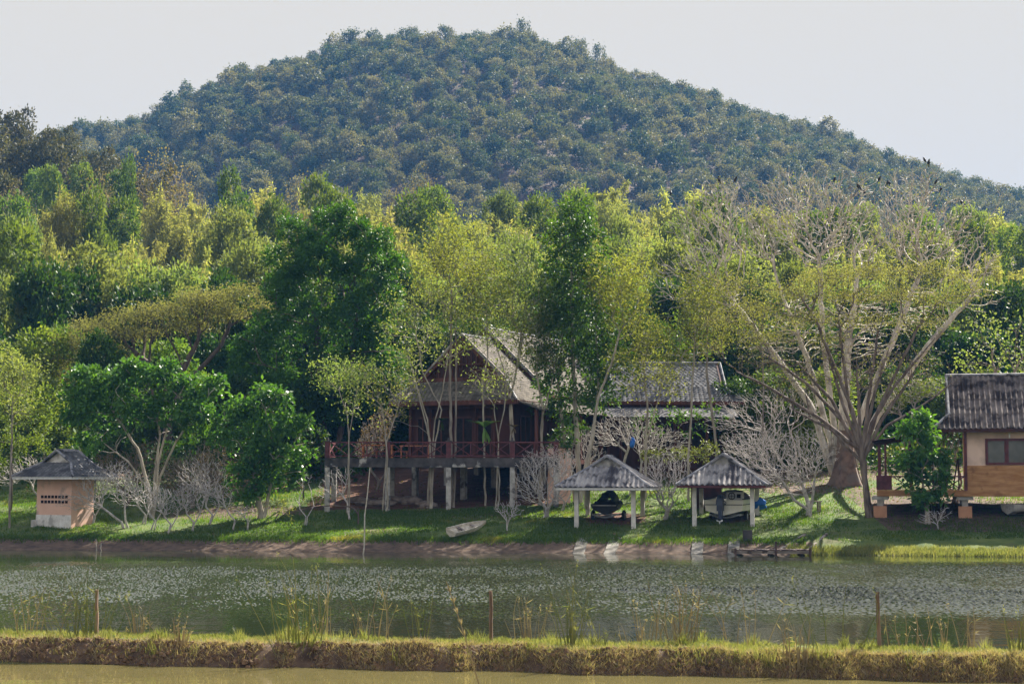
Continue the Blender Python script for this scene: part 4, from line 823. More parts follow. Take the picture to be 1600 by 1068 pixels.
for (xa, ya, xb, yb, lab) in ((1215, 857, 1258, 842, 'long weathered pole lying from the jetty up the bank'), (1262, 862, 1292, 848, 'short weathered board lying right of the jetty')):
    a = at(xa, ya, 80.6); b_ = at(xb, yb, 83.3); a[2] = max(g1(a[0], 80.6)+.06, .1); b_[2] = g1(b_[0], 83.3)+.08; g = Geo(); g.bar(a, b_, .12, .08); tag(g.build('plank', M['oldwood']), lab, 'plank')
# stools under the bare tree
p = at(1272, 790, 89.6); st = table('wooden_stool', p[0], 89.6, g1(p[0], 89.6)-.02, .75, .4, .62, 'oldwood', 'rough wooden bench stool behind the bare frangipani near the right shelter', 'stool', .3, True)
# poles
def pole(pxa, pya, pxb, pyb, D, r, m, label, cat, name, dx=0, k=6):
    a = at(pxb, pyb, D); b_ = at(pxa, pya, D+dx); a[2] -= .3; g = Geo(); t = np.linspace(0, 1, 7)[:, None]; P = a+(b_-a)*t; P[1:-1] += np.random.default_rng(int(pxa)).normal(size=(5, 3))*r*.5; g.tube(P, np.linspace(r, r*.6, 7), k, cap=True); tag(g.build(name, M[m]), label, cat)
pole(578, 730, 566, 868, 81.0, .035, 'palewood', 'tall thin bamboo pole standing at the shore below the terrace', 'pole', 'bamboo_pole')
pole(150, 842, 151, 862, 84.6, .03, 'palewood', 'taller of two thin sticks standing in the water near the left shore', 'stick', 'stick')
pole(158, 848, 158, 861, 84.4, .025, 'palewood', 'shorter of two thin sticks standing in the water near the left shore', 'stick', 'stick')
for pxs, pt, Ds, lab in ((152, 921, 34.9, 'leftmost weathered stake on the dyke, in dry grass'), (768, 922, 33.6, 'weathered stake on the middle of the dyke'), (1373, 924, 32.2, 'rightmost weathered stake on the dyke, tallest and splintered')):
    x = at(pxs, 950, Ds)[0]; zt_ = at(pxs, pt, Ds)[2]; zb_ = g1(x, Ds)-.2; g = Geo(); t = np.linspace(0, 1, 8)[:, None]; P = np.array([x, Ds, zb_])+(np.array([x-.02, Ds, zt_])-np.array([x, Ds, zb_]))*t+np.random.default_rng(pxs).normal(size=(8, 3))*.006; g.tube(P, np.linspace(.042, .034, 8), 7, cap=True); tag(g.build('wooden_stake', M['stake']), lab, 'stake', 'stakes on the dyke')
# rocks and logs under the terrace
for k, (px, D, s, q) in enumerate(((587, 95, .5, (2.2, .9, .4)), (640, 95.6, .42, (1.8, .9, .7)), (668, 94.2, .40, (1.5, 1, .6)), (615, 96.3, .4, (2, .8, .5)), (560, 96, .38, (1.6, .8, .5)))):
    x = at(px, 780, D)[0]; lump('rock', (x, D, g1(x, D)+.08), s, M['rock'], ['long flat rock at the front left under the terrace', 'brown boulder in the middle of the pile under the terrace', 'pale rounded boulder nearest the grass under the terrace', 'rear rock under the terrace between two stilts', 'small rock at the far left under the terrace'][k], 'rock', k+3, q)
# low tan garden wall right of the terrace
p = at(870, 712, 94.2); g = Geo(); g.bb((p[0]-.5, 94.2, g1(p[0], 94)-.3), (p[0]+.75, 94.4, at(870, 700, 94.2)[2])); tag(g.build('garden_wall', M['pink']), 'short tan plastered wall between terrace and bare shrubs', 'wall')
g = Geo(); p = at(1115, 768, 91.6); g.bb((p[0]-1.2, 91.3, g1(p[0], 91.5)-.2), (p[0]+.4, 91.7, g1(p[0], 91.5)+1.7)); tag(g.build('brick_pillar', M['teak_dark']), 'dark storage chest standing behind the motorboat in the shelter', 'chest')
# ------------------------------------------------------------------ garden trees
def FT(name, label, base, trunks, blobs, leaf=None, leafm='dark_leaf', bark='grey_bark', nT=120, r0=.2, tip=.018, alpha=.45, depth=1., seed=1, cat='tree', group=None, jit=.04, seg=.45, curv=.3, fill=.2, kmin=3, p=2.3, r2=.75, bare=()):
    """base=(px,D); trunks: lists of photo points (px,py[,dD]) starting at the ground; blobs: crown ellipsoids in photo pixels"""
    r0 = r0*.72 if (cat == "tree" and r0 < .16) else r0
    rng = np.random.default_rng(seed); px, D = base; x = at(px, 700, D)[0]; B = np.array([x, D, g1(x, D)-.12]); e = empty(name, tuple(B), 0, label, cat, group)
    W = []; g = Geo()
    for b in blobs:
        dd = D+(b[4] if len(b) > 4 else 0); q = at(b[0], b[1], dd)-B; r = b[2]/ppm(dd); W.append((*q, r, r*depth, (b[3] if len(b) > 3 and b[3] else b[2])/ppm(dd)))
    for b in bare:
        q = at(b[0], b[1], D)-B; W.append((*q, b[2]/ppm(D), b[2]/ppm(D)*depth, b[3]/ppm(D)))
    Tg = in_blobs(W, nT, rng, fill); W = W[:len(W)-len(bare)]; Tg = Tg[Tg[:, 2] > .25]; TR = []
    for tr in trunks:
        P = [np.array([0, 0, -.1])+np.array([rng.uniform(-.15, .15), rng.uniform(-.15, .15), 0])*(len(trunks) > 1)]
        for q in tr: P.append(at(q[0], q[1], D+(q[2] if len(q) > 2 else 0))-B)
        if P[1][2] < .05: P = P[1:]
        TR.append(np.array(P))
    
    ends = np.array([t[-1] for t in TR]); own = np.argmin(((Tg[:, None, :]-ends[None])**2).sum(2), 1); Ts = []; Ds = []; TW = []; TD = []
    for i, t in enumerate(TR):
        a, b_, c_, d_ = mst_tree(g, rng, t, r0*(1 if i == 0 else r2*rng.uniform(.85, 1.15)), Tg[own == i], alpha, tip, p, curv, jit, seg, kmin=kmin); Ts.append(a); Ds.append(b_); TW.append(c_); TD.append(d_)
    Ts = np.concatenate(Ts); Ds = np.concatenate(Ds); TW = np.concatenate(TW); TD = np.concatenate(TD)
    g.build('trunk', M[bark], e)
    if leaf:
        mode = leaf['mode']; c = Geo(); k = leaf['k']; L, Wd = leaf['L'], leaf['W']
        if leaf.get('lumps'):
            W2 = []
            for b in W:
                for q in range(leaf['lumps']):
                    d_ = nrm(rng.normal(size=3)); d_[2] = abs(d_[2])*.9-.15 if rng.random() < .7 else d_[2]; f = leaf.get('lr', .5)*rng.uniform(.8, 1.15); W2.append((b[0]+d_[0]*b[3]*.68, b[1]+d_[1]*b[4]*.68, b[2]+d_[2]*b[5]*.68, b[3]*f, b[4]*f, b[5]*f*.85))
            W = W2+[(b[0], b[1], b[2], b[3]*.6, b[4]*.6, b[5]*.6) for b in W]
        if mode == 'blob': P, O = blob_pts(W, leaf['dens'], rng, leaf.get('shell', (.7, 1.05)), core=leaf.get('core', .42))
        elif mode == 'tips': P, O = Ts, nrm(Ds*.6+rng.normal(size=Ds.shape)*.5)
        elif mode == 'twigs':
            s = rng.random(len(TW)) < leaf.get('frac', .6); P, O = TW[s], nrm(TD[s]*.5+rng.normal(size=TD[s].shape)*.5)
        elif mode == 'fill': P = in_blobs(W, leaf['n'], rng, .0); O = nrm(rng.normal(size=P.shape)+[0, 0, .6])
        tufts(c, P, O, k, leaf.get('spread', .1), L, Wd, rng, leaf.get('bias', .9), leaf.get('droop', .15))
        if leaf.get('plus'):
            s = rng.random(len(TW)) < leaf['plus']; tufts(c, TW[s], nrm(rng.normal(size=TW[s].shape)), max(3, k//3), leaf.get('spread', .1)*1.5, L, Wd, rng, .8, .1)
        c.build('crown', M[leafm], e)
    return e
BIG = dict(mode='blob', lumps=6, lr=.42, dens=6.5, k=15, L=.27, W=.10, spread=.14, droop=.45, shell=(.5, 1.06), core=.35)
FT('mango_tree', 'big dark green glossy-leaved dome tree left of the teak house', (500, 108), [[(505, 700), (500, 620), (495, 500)], [(530, 690), (545, 600), (560, 480)], [(470, 690), (450, 600)]],
   [(520, 352, 36), (470, 385, 42), (455, 350, 22), (562, 368, 34), (592, 385, 30), (500, 425, 70), (570, 430, 62), (440, 450, 46), (612, 415, 26), (460, 520, 72), (545, 510, 66), (595, 470, 42), (400, 540, 40), (400, 590, 44), (440, 610, 50), (510, 590, 62), (575, 560, 52), (600, 600, 38), (370, 560, 22), (480, 650, 50), (560, 630, 40), (430, 400, 20), (535, 330, 16)],
   BIG, 'mango_leaf', 'dark_bark', 160, .36, .03, seed=11)
FT('columnar_tree', 'tall narrow dark green tree over the house roof, ivy-like crown reaching low', (905, 94.4), [[(900, 660), (895, 560), (893, 420)], [(925, 690), (935, 600), (930, 480)], [(882, 690), (872, 600), (880, 500)]],
   [(893, 340, 24), (888, 375, 30), (925, 378, 22), (912, 355, 16), (882, 415, 32), (905, 440, 42), (935, 430, 28), (872, 470, 30), (915, 500, 44), (880, 520, 34), (950, 500, 26), (860, 560, 26), (905, 575, 40), (950, 560, 32), (862, 610, 26), (895, 635, 30), (940, 620, 28), (860, 500, 18), (975, 570, 18), (850, 640, 14), (880, 690, 18)],
   dict(mode='blob', dens=7.5, k=13, L=.25, W=.11, spread=.16, droop=.35, shell=(.35, 1.25), core=.25), 'column_leaf', 'pale_bark', 150, .16, .02, seed=12)
# broad glossy big-leaf trees on the left bank
BL = dict(mode='blob', lumps=7, lr=.38, dens=6, k=9, L=.30, W=.15, spread=.14, droop=.5, bias=.8, shell=(.4, 1.05), core=.25)
FT('bigleaf_tree', 'spreading glossy big-leaved tree beside the pink hut, many pale stems below', (240, 92.5), [[(232, 760), (215, 700), (175, 640)], [(242, 740), (250, 680), (240, 620)], [(250, 745), (275, 690), (310, 640)], [(228, 760), (200, 720), (160, 690)], [(246, 730), (262, 660), (285, 600)]],
   [(130, 590, 28), (165, 605, 40), (125, 625, 28), (205, 600, 38), (250, 592, 34), (285, 610, 36), (320, 620, 30), (340, 600, 18), (150, 650, 36), (200, 645, 42), (250, 650, 40), (300, 655, 36), (110, 655, 18), (135, 690, 26), (210, 580, 20), (265, 575, 16)],
   BL, 'bigleaf', 'pale_bark', 130, .14, .025, seed=13)
FT('bigleaf_tree', 'rounded big-leaved tree on the bank left of the terrace, leaves nearly to the grass', (410, 91.2), [[(408, 800), (400, 760), (392, 690)], [(415, 800), (425, 740), (430, 680)]],
   [(410, 622, 32), (440, 628, 24), (370, 640, 30), (305, 645, 26), (330, 655, 24), (400, 670, 44), (450, 670, 36), (480, 660, 16), (360, 690, 34), (410, 720, 48), (450, 715, 36), (375, 740, 30), (425, 755, 34), (465, 745, 18), (395, 775, 22)],
   BL, 'bigleaf', 'pale_bark', 110, .16, .025, seed=14)
FT('bigleaf_shrub', 'glossy big-leaved shrub in front of the bungalow verandah', (1447, 85.2), [[(1447, 790), (1440, 740)], [(1450, 790), (1462, 745)]],
   [(1440, 655, 14), (1425, 675, 20), (1450, 685, 20), (1440, 710, 28), (1470, 718, 20), (1415, 725, 22), (1455, 745, 30), (1425, 752, 22), (1475, 745, 16), (1460, 775, 22), (1440, 780, 16)],
   dict(BL, dens=3.2, L=.30, W=.15), 'bigleaf', 'pale_bark', 70, .07, .015, seed=15, cat='shrub')
FT('leafy_shrub', 'small bright-leaved shrub with a pale stem behind the bungalow verandah roof', (1440, 92), [[(1440, 690), (1442, 660)]], [(1442, 660, 14), (1430, 668, 10), (1450, 672, 12)], dict(BL, L=.25, W=.12), 'bigleaf', 'pale_bark', 20, .04, .012, seed=16, cat='shrub')
# airy pale-trunked trees standing through and around the terrace
AIR = dict(mode='tips', k=15, L=.18, W=.07, spread=.26, droop=.2, plus=.3)
FT('airy_tree', 'pale forked multi-stemmed tree rising through the terrace, feathery crown', (672, 93.8), [[(673, 780), (672, 700), (668, 655), (650, 600)], [(676, 700), (680, 655), (692, 610), (700, 560)], [(673, 690), (660, 640), (640, 560)], [(680, 690), (690, 640), (660, 580), (650, 520)]],
   [(640, 520, 50, 40), (680, 480, 55, 45), (630, 570, 40, 30), (700, 540, 40, 35), (615, 480, 30, 30), (600, 655, 22, 10), (640, 605, 30, 22)], dict(AIR, k=8, plus=.15), 'feather_leaf', 'pale_bark', 320, .10, .012, .5, seed=21)
FT('airy_tree', 'twin straight brown trunks beside the pale forked tree, high feathery crown', (708, 94.2), [[(705, 700), (703, 600), (706, 450)], [(712, 700), (713, 600), (712, 480)]],
   [(720, 400, 60, 40), (700, 370, 45, 35), (760, 430, 50, 40), (680, 430, 45, 40), (740, 480, 50, 30), (720, 340, 30, 25)], dict(AIR, k=14), 'olive_leaf', 'grey_bark', 300, .13, .012, .5, seed=22)
FT('airy_tree', 'thin white-stemmed tree behind the staghorn fern', (757, 93.9), [[(758, 790), (757, 700), (754, 600), (762, 560), (760, 480)]], [(770, 460, 45, 40), (740, 500, 35, 35), (790, 510, 35, 30)], AIR, 'feather_leaf', 'pale_bark', 130, .085, .011, .5, seed=23)
FT('airy_tree', 'pale tree forking low in front of the bright roof slope', (803, 93.9), [[(803, 780), (803, 690), (797, 620), (805, 590), (815, 520)], [(797, 625), (785, 570), (775, 540)], [(797, 620), (812, 560), (818, 520)]],
   [(820, 460, 45, 50), (790, 430, 45, 40), (835, 500, 30, 30), (770, 520, 30, 25), (800, 380, 40, 30)], AIR, 'feather_leaf', 'pale_bark', 220, .10, .012, .5, seed=24)
FT('airy_tree', 'small grey feathery tree in front of the left end of the terrace', (545, 92.3), [[(543, 790), (545, 700), (543, 650), (530, 610)], [(545, 690), (552, 640), (560, 600)]], [(530, 590, 34, 26), (565, 585, 30, 26), (510, 570, 22, 18), (550, 630, 24, 20)], dict(AIR, k=9), 'feather_leaf', 'pale_bark', 160, .055, .011, .45, seed=25)
FT('airy_tree', 'leaning pale trunk right of the tall narrow tree', (915, 92.3), [[(913, 735), (925, 680), (935, 620), (955, 570), (968, 520)]], [(975, 470, 45, 45), (1000, 520, 30, 30), (950, 430, 40, 40), (990, 420, 35, 30), (965, 560, 25, 22)], dict(AIR, k=18, L=.19), 'olive_leaf', 'pale_bark', 220, .12, .012, .5, seed=26)
FT('airy_tree', 'slim pale tree behind the gap between the two boat shelters', (1076, 94.0), [[(1075, 715), (1080, 650), (1083, 580), (1086, 520)]], [(1070, 520, 36, 26), (1095, 480, 36, 36), (1060, 560, 26, 16), (1110, 530, 26, 24)], AIR, 'olive_leaf', 'pale_bark', 150, .10, .012, .5, seed=27)
FT('airy_tree', 'brownish curving tree just right of the slim pale tree', (1118, 96.0), [[(1120, 700), (1112, 640), (1104, 580), (1106, 500)]], [(1110, 480, 40, 36), (1130, 440, 36, 30), (1085, 450, 30, 30), (1150, 520, 30, 20)], AIR, 'olive_leaf', 'grey_bark', 150, .12, .012, .5, seed=28)
FT('airy_tree', 'thin straight tree standing between brown curving tree and the giant bare tree', (1192, 97.0), [[(1192, 690), (1193, 600), (1190, 500)]], [(1190, 480, 40, 40), (1170, 520, 30, 24), (1215, 500, 30, 24)], dict(AIR, k=8), 'olive_leaf', 'grey_bark', 110, .08, .012, .5, seed=29)
FT('airy_tree', 'slender tree at the left edge beside the pink hut, bare grey trunk', (18, 90.0), [[(15, 800), (18, 700), (20, 620)]], [(20, 600, 35, 26), (50, 580, 26, 22), (0, 570, 30, 24), (30, 640, 26, 18)], dict(AIR, k=14), 'feather_leaf', 'grey_bark', 120, .085, .012, .5, seed=30)
# rain trees with flat layered crowns
PAD = dict(mode='fill', k=13, L=.11, W=.05, spread=.13, droop=0, bias=.3)
FT('rain_tree', 'flat-topped olive-brown rain tree behind the big-leaved trees on the left', (262, 113), [[(262, 660), (258, 610), (235, 570), (200, 540)], [(262, 640), (285, 580), (310, 530)], [(262, 640), (300, 590), (345, 540)], [(260, 640), (220, 590), (150, 565)]],
   [(100, 532, 38, 9), (150, 510, 46, 10), (210, 492, 50, 10), (265, 482, 52, 10), (325, 466, 55, 11), (380, 455, 36, 10), (90, 560, 34, 9), (150, 545, 50, 9), (220, 520, 46, 8), (290, 508, 50, 8), (355, 490, 46, 9), (180, 570, 46, 9), (110, 585, 40, 8), (410, 480, 30, 9)],
   dict(PAD, n=2300, L=.17, W=.07, k=9, spread=.22, plus=.2), 'rain_leaf', 'dark_bark', 700, .34, .014, .65, p=1.8, depth=1.1, seed=41, curv=.2, fill=0)
FT('rain_tree', 'wide rain tree on a dark leaning trunk by the shore, flat olive crown layers', (1358, 87.6), [[(1358, 812), (1352, 750), (1345, 700)], [(1345, 712), (1300, 625), (1240, 560)], [(1346, 705), (1342, 640), (1338, 560)], [(1350, 715), (1375, 660), (1430, 580)], [(1346, 705), (1290, 660), (1210, 610), (1150, 580)], [(1347, 700), (1365, 620), (1390, 540)], [(1346, 705), (1320, 640), (1290, 540)], [(1346, 708), (1325, 620), (1310, 500)], [(1348, 712), (1362, 660), (1400, 600), (1460, 530)], [(1346, 715), (1318, 660), (1262, 600), (1190, 550)], [(1348, 715), (1385, 665), (1445, 630), (1500, 590)], [(1346, 705), (1355, 640), (1370, 530)], [(1345, 720), (1300, 672), (1240, 640)], [(1346, 708), (1332, 640), (1275, 500), (1250, 460)], [(1348, 710), (1372, 640), (1440, 500)]],
   [(1290, 432, 60, 12), (1360, 424, 60, 11), (1430, 420, 60, 10), (1490, 432, 44, 10), (1240, 455, 50, 14), (1320, 462, 60, 11), (1400, 460, 60, 11), (1470, 470, 50, 11), (1180, 480, 46, 14), (1260, 498, 56, 11), (1350, 500, 60, 9), (1440, 505, 46, 10), (1130, 500, 36, 14), (1200, 528, 46, 11), (1520, 455, 36, 10), (1150, 445, 40, 16), (1290, 530, 40, 8), (1110, 540, 30, 10)],
   dict(PAD, n=1700, k=11, spread=.17, plus=.3), 'rain_leaf', 'brown_bark', 2300, .42, .012, .5, depth=1.25, seed=42, bare=[(1230, 590, 60, 40), (1300, 570, 60, 45), (1370, 570, 60, 45), (1440, 570, 50, 36), (1180, 560, 50, 30)], curv=.2, fill=0, p=2.0, r2=.27)
giant = FT('bare_giant_tree', 'giant half-bare tree with pale fanning limbs behind the right-hand rain tree', (1318, 99), [[(1322, 735), (1318, 660), (1322, 560), (1340, 430)], [(1308, 735), (1290, 660), (1262, 560), (1215, 440)], [(1300, 735), (1270, 640), (1215, 560), (1130, 450)], [(1326, 735), (1345, 650), (1400, 520), (1440, 420)], [(1312, 730), (1300, 640), (1285, 520), (1280, 400)], [(1330, 735), (1370, 650), (1450, 540), (1520, 460)]],
   [(1110, 360, 70, 75, -2), (1190, 340, 80, 65, 0), (1280, 350, 80, 70), (1370, 350, 80, 65), (1450, 350, 80, 60), (1060, 440, 50, 50), (1520, 400, 50, 50), (1240, 290, 60, 30), (1330, 290, 50, 30), (1420, 290, 60, 30), (1120, 300, 40, 30), (1540, 460, 30, 30), (1455, 264, 26, 16), (1170, 280, 20, 14), (1557, 305, 14, 18), (1052, 312, 14, 14), (1126, 290, 14, 12)],
   dict(mode='twigs', frac=.05, k=3, L=.16, W=.07, spread=.2), 'olive_leaf', 'bleached_bark', 4600, .34, .022, .5, depth=1.1, seed=43, bare=[(1200, 520, 60, 50), (1280, 500, 60, 60), (1360, 500, 60, 60), (1440, 480, 50, 40), (1120, 470, 50, 40)], curv=.2, fill=.1, jit=.06, p=1.9, r2=.6)
# buttressed red-brown stump of the giant tree
p = at(1322, 735, 98.2); bz = g1(p[0], 98.2); g = Geo(); n, k = 9, 22; th = np.linspace(0, 2*math.pi, k); tt = np.linspace(0, 1, n)
P = np.array([[( (.6*(1-t)**3+.46)*(1+.28*math.sin(a*5)*(1-t)+.1*math.sin(a*9+1))*math.cos(a), (.6*(1-t)**3+.46)*(1+.28*math.sin(a*5)*(1-t))*math.sin(a), t*3.4-.3) for a in th] for t in tt]); P[:, -1] = P[:, 0]; g.grid(P); g.xf(T(p[0], 98.2, bz)); tag(g.build('buttress_trunk', mat('red_bark', (.11, .075, .06), (.22, .15, .115), scale=3, bump=.04, c3=(.16, .13, .11), s3=.8), smooth=True), 'thick buttressed reddish trunk at the foot of the giant bare tree', 'trunk')
# yellow-green and dark trees around the right side
FT('yellow_tree', 'yellow-green leafy tree just above the bungalow roof', (1555, 97), [[(1560, 640), (1555, 580)], [(1560, 640), (1590, 570)]], [(1520, 560, 30, 20), (1560, 540, 36, 22), (1600, 520, 40, 26), (1540, 515, 30, 18), (1580, 565, 40, 16), (1500, 575, 20, 12), (1610, 570, 40, 20), (1520, 490, 20, 14)], dict(AIR, mode='blob', dens=2.2, k=8, L=.22, W=.11, shell=(.3, 1.1)), 'bright_leaf', 'grey_bark', 120, .16, .016, seed=44)
FT('yellow_tree', 'pale yellow-green tree behind the slim trees right of the side wing', (1070, 108), [[(1070, 640), (1065, 560)]], [(1050, 540, 30, 22), (1080, 520, 34, 22), (1110, 545, 30, 20), (1060, 500, 24, 16)], dict(AIR, mode='blob', dens=2.2, k=8, L=.22, W=.11, shell=(.3, 1.1)), 'bush_leaf', 'grey_bark', 60, .16, .016, seed=45)
# bare frangipani
def frangi(px, D, blobs, nT, label, trunks=None, seed=1, r0=.09, tip=.0110, leaf=None, leafm='bush_leaf', alpha=.48, bark='frangi_bark', grp=None, depth=.9):
    b0 = at(px, 700, D); gz = g1(b0[0], D); py0 = 745-(gz-CAM_Z)*ppm(D); tr = trunks or [[(px+2, py0-14), (px-8, py0-26)], [(px+4, py0-12), (px+12, py0-26)]]
    return FT('frangipani', label, (px, D), tr, blobs, leaf, leafm, bark, int(nT*2.8), r0, tip, alpha, depth, seed, 'shrub', grp, jit=.025, seg=.3, curv=.25, fill=.15, kmin=4, p=2.6)
frangi(852, 89.6, [(850, 745, 56, 44), (820, 760, 30, 26), (870, 720, 30, 22), (835, 715, 22, 16)], 420, 'large round bare frangipani left of the jet ski shelter', seed=51)
frangi(1040, 88.6, [(1040, 740, 42, 36), (1020, 730, 24, 24), (1060, 720, 24, 20), (1040, 775, 20, 16)], 300, 'bare frangipani filling the gap between the two boat shelters', seed=52)
frangi(1264, 88.6, [(1225, 715, 66, 46), (1180, 700, 42, 34), (1265, 700, 50, 40), (1240, 750, 40, 26), (1150, 700, 24, 22)], 800, 'widest bare frangipani, right of the motorboat shelter', [[(1264, 790), (1255, 760), (1245, 740)], [(1262, 795), (1240, 780), (1225, 755), (1205, 735)], [(1268, 790), (1272, 755), (1275, 730)]], seed=53, r0=.12)
frangi(985, 96.5, [(960, 672, 42, 26), (1010, 680, 46, 26), (1050, 690, 36, 22), (985, 650, 36, 14), (930, 680, 26, 20)], 520, 'long hedge-like bare frangipani before the side wing, blue bag in it', seed=54, r0=.1)
frangi(1428, 91, [(1420, 610, 34, 22), (1390, 625, 30, 22), (1450, 605, 26, 18), (1400, 590, 20, 12)], 330, 'bare frangipani crown beside the dark rain tree trunk, behind the verandah', [[(1415, 700), (1412, 660), (1405, 640)], [(1420, 700), (1425, 650), (1430, 630)]], seed=55, leaf=dict(mode='tips', k=2, L=.16, W=.06, spread=.04))
frangi(1488, 91, [(1480, 690, 26, 24), (1500, 670, 20, 18), (1475, 715, 20, 18)], 160, 'bare frangipani seen through the bungalow verandah', seed=56)
frangi(790, 86.5, [(800, 795, 22, 16), (780, 790, 14, 12)], 46, 'tiny bare frangipani on the grass left of the large round one', seed=57, r0=.045)
frangi(200, 89.2, [(150, 760, 34, 26), (125, 785, 34, 14), (185, 750, 30, 26), (110, 775, 24, 10)], 240, 'low bare frangipani sprawling in front of the pink hut', [[(190, 815), (170, 800), (150, 785)], [(196, 812), (195, 785)]], seed=58, r0=.07)
frangi(240, 88.8, [(225, 770, 24, 22), (250, 775, 20, 20)], 90, 'white-stemmed bare frangipani, second from the pink hut', seed=59, r0=.05)
frangi(265, 87.8, [(262, 780, 34, 22), (240, 770, 22, 18), (290, 778, 20, 18)], 130, 'white forked bare frangipani, third from the pink hut', seed=60, r0=.055)
frangi(300, 88.2, [(300, 770, 30, 26), (320, 760, 22, 20)], 130, 'white forked bare frangipani, fourth from the pink hut', seed=61, r0=.055)
frangi(365, 88.0, [(345, 775, 24, 18), (330, 765, 20, 16)], 80, 'leaning white bare frangipani, fifth from the pink hut', seed=62, r0=.05)
frangi(225, 90.5, [(215, 760, 30, 26), (190, 770, 22, 22)], 130, 'bare frangipani behind the white-stemmed one, nearest the pale stems of the spreading tree', seed=160, r0=.055)
frangi(330, 90.0, [(325, 745, 34, 32), (300, 740, 26, 28)], 190, 'tall bare frangipani before the dense brown thicket', seed=161, r0=.06)
frangi(145, 90.8, [(160, 745, 30, 24), (185, 735, 26, 20), (140, 770, 20, 16)], 170, 'bare frangipani against the right wall of the pink hut', seed=162, r0=.06)
FT('airy_tree', 'small twiggy half-bare tree leaning before the left corner of the house roof', (600, 92.8), [[(606, 790), (604, 700), (598, 640)], [(604, 690), (618, 650), (626, 620)]], [(600, 620, 30, 26), (630, 600, 28, 24), (580, 590, 26, 26), (620, 640, 22, 16)], dict(AIR, k=2, plus=.05), 'olive_leaf', 'pale_bark', 260, .075, .012, .45, seed=190)
FT('airy_tree', 'small twiggy tree between staghorn fern and bright roof slope', (778, 93.2), [[(780, 780), (779, 690), (772, 640)], [(779, 680), (788, 640), (790, 600)]], [(775, 600, 28, 28), (795, 575, 26, 30), (750, 590, 24, 24)], dict(AIR, k=2, plus=.05), 'feather_leaf', 'pale_bark', 220, .07, .012, .45, seed=191)
frangi(905, 95, [(900, 690, 30, 26), (925, 705, 24, 18)], 180, 'bare frangipani under the tall narrow tree beside the house steps', seed=163, r0=.06)
frangi(200, 96, [(190, 735, 40, 34), (230, 720, 36, 34), (160, 730, 28, 26)], 340, 'dense brown twiggy thicket right behind the pink hut', seed=170, r0=.08, tip=.012, bark='brown_bark', leaf=dict(mode='twigs', frac=.3, k=2, L=.12, W=.06, spread=.05), leafm='dry_leaf')
frangi(370, 96.5, [(370, 740, 40, 30), (420, 745, 34, 26), (450, 750, 26, 22)], 330, 'brown twiggy thicket behind the rounded big-leaved tree', seed=171, r0=.08, tip=.012, bark='brown_bark', leaf=dict(mode='twigs', frac=.3, k=2, L=.12, W=.06, spread=.05), leafm='dry_leaf')
frangi(1230, 101, [(1180, 640, 50, 36), (1240, 630, 50, 36), (1130, 650, 36, 30)], 300, 'grey bare tangle in the dark behind the widest frangipani', seed=172, r0=.08)
frangi(385, 88.0, [(378, 798, 16, 12)], 30, 'knee-high bare frangipani twigs left of the rounded big-leaved tree', seed=63, r0=.035)
frangi(476, 88.9, [(470, 765, 14, 26), (480, 745, 10, 14)], 16, 'thin bare forked sapling right of the rounded big-leaved tree', seed=64, r0=.035, tip=.012)
frangi(548, 90.2, [(520, 750, 26, 26), (505, 770, 18, 12), (545, 740, 14, 14)], 46, 'bare frangipani leaning before the leftmost terrace stilt', [[(543, 785), (530, 768)]], seed=65, r0=.06)
frangi(1462, 83.8, [(1455, 808, 26, 12), (1475, 800, 14, 12)], 50, 'low dead twiggy bush on the bank before the bungalow', seed=66, r0=.03, tip=.010)
frangi(300, 95.5, [(300, 740, 46, 40), (330, 720, 30, 36), (270, 745, 34, 30), (350, 750, 24, 30)], 700, 'dense brown twiggy thicket between the two big-leaved trees', seed=67, r0=.09, tip=.012, bark='grey_bark', leaf=dict(mode='twigs', frac=.3, k=2, L=.12, W=.06, spread=.05), leafm='dry_leaf')
frangi(590, 100.5, [(585, 680, 26, 30), (600, 660, 20, 26), (570, 700, 18, 22)], 300, 'grey twiggy bush behind the left end of the terrace railing', seed=68, r0=.08, tip=.012, bark='grey_bark', leaf=dict(mode='twigs', frac=.3, k=2, L=.12, W=.06, spread=.05), leafm='dry_leaf')
frangi(60, 97, [(40, 730, 34, 22), (90, 735, 34, 18), (10, 740, 30, 20)], 300, 'grey bare bush behind the pink hut', seed=69, r0=.06, tip=.012, bark='frangi_bark')
frangi(880, 92.0, [(880, 720, 26, 20), (860, 705, 18, 16)], 120, 'small bare frangipani against the tan garden wall', seed=70, r0=.05)
frangi(1180, 98, [(1160, 690, 40, 24), (1200, 680, 30, 22)], 240, 'bare frangipani farther back under the slender trees', seed=71, r0=.07)
# round bushes and hedges
def bush(name, label, base, blobs, leafm, seed, L=.14, W=.08, dens=10, k=9, cat='shrub', **kw): return FT(name, label, base, [[(base[0], blobs[0][1])]], blobs, dict(mode='blob', dens=dens, k=k, L=L, W=W, spread=.1, droop=.1, shell=(.6, 1.05)), leafm, 'dark_bark', 20, .05, .012, seed=seed, cat=cat, **kw)
bush('hedge', 'low clipped yellow-green hedge behind the shelters', (1045, 95.5), [(1015, 712, 14, 10), (1040, 710, 16, 10), (1065, 712, 16, 10), (1090, 712, 16, 11), (1108, 706, 18, 16)], 'hedge_leaf', 81, cat='hedge')
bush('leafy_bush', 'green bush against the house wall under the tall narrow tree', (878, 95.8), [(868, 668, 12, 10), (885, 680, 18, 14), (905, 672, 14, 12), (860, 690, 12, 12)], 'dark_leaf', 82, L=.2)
bush('leafy_bush', 'dark green bush low behind the spreading big-leaved tree', (150, 98), [(140, 715, 34, 26), (190, 705, 32, 28), (240, 715, 30, 26), (290, 720, 28, 24)], 'dark_leaf', 180, L=.22, W=.11, dens=4)
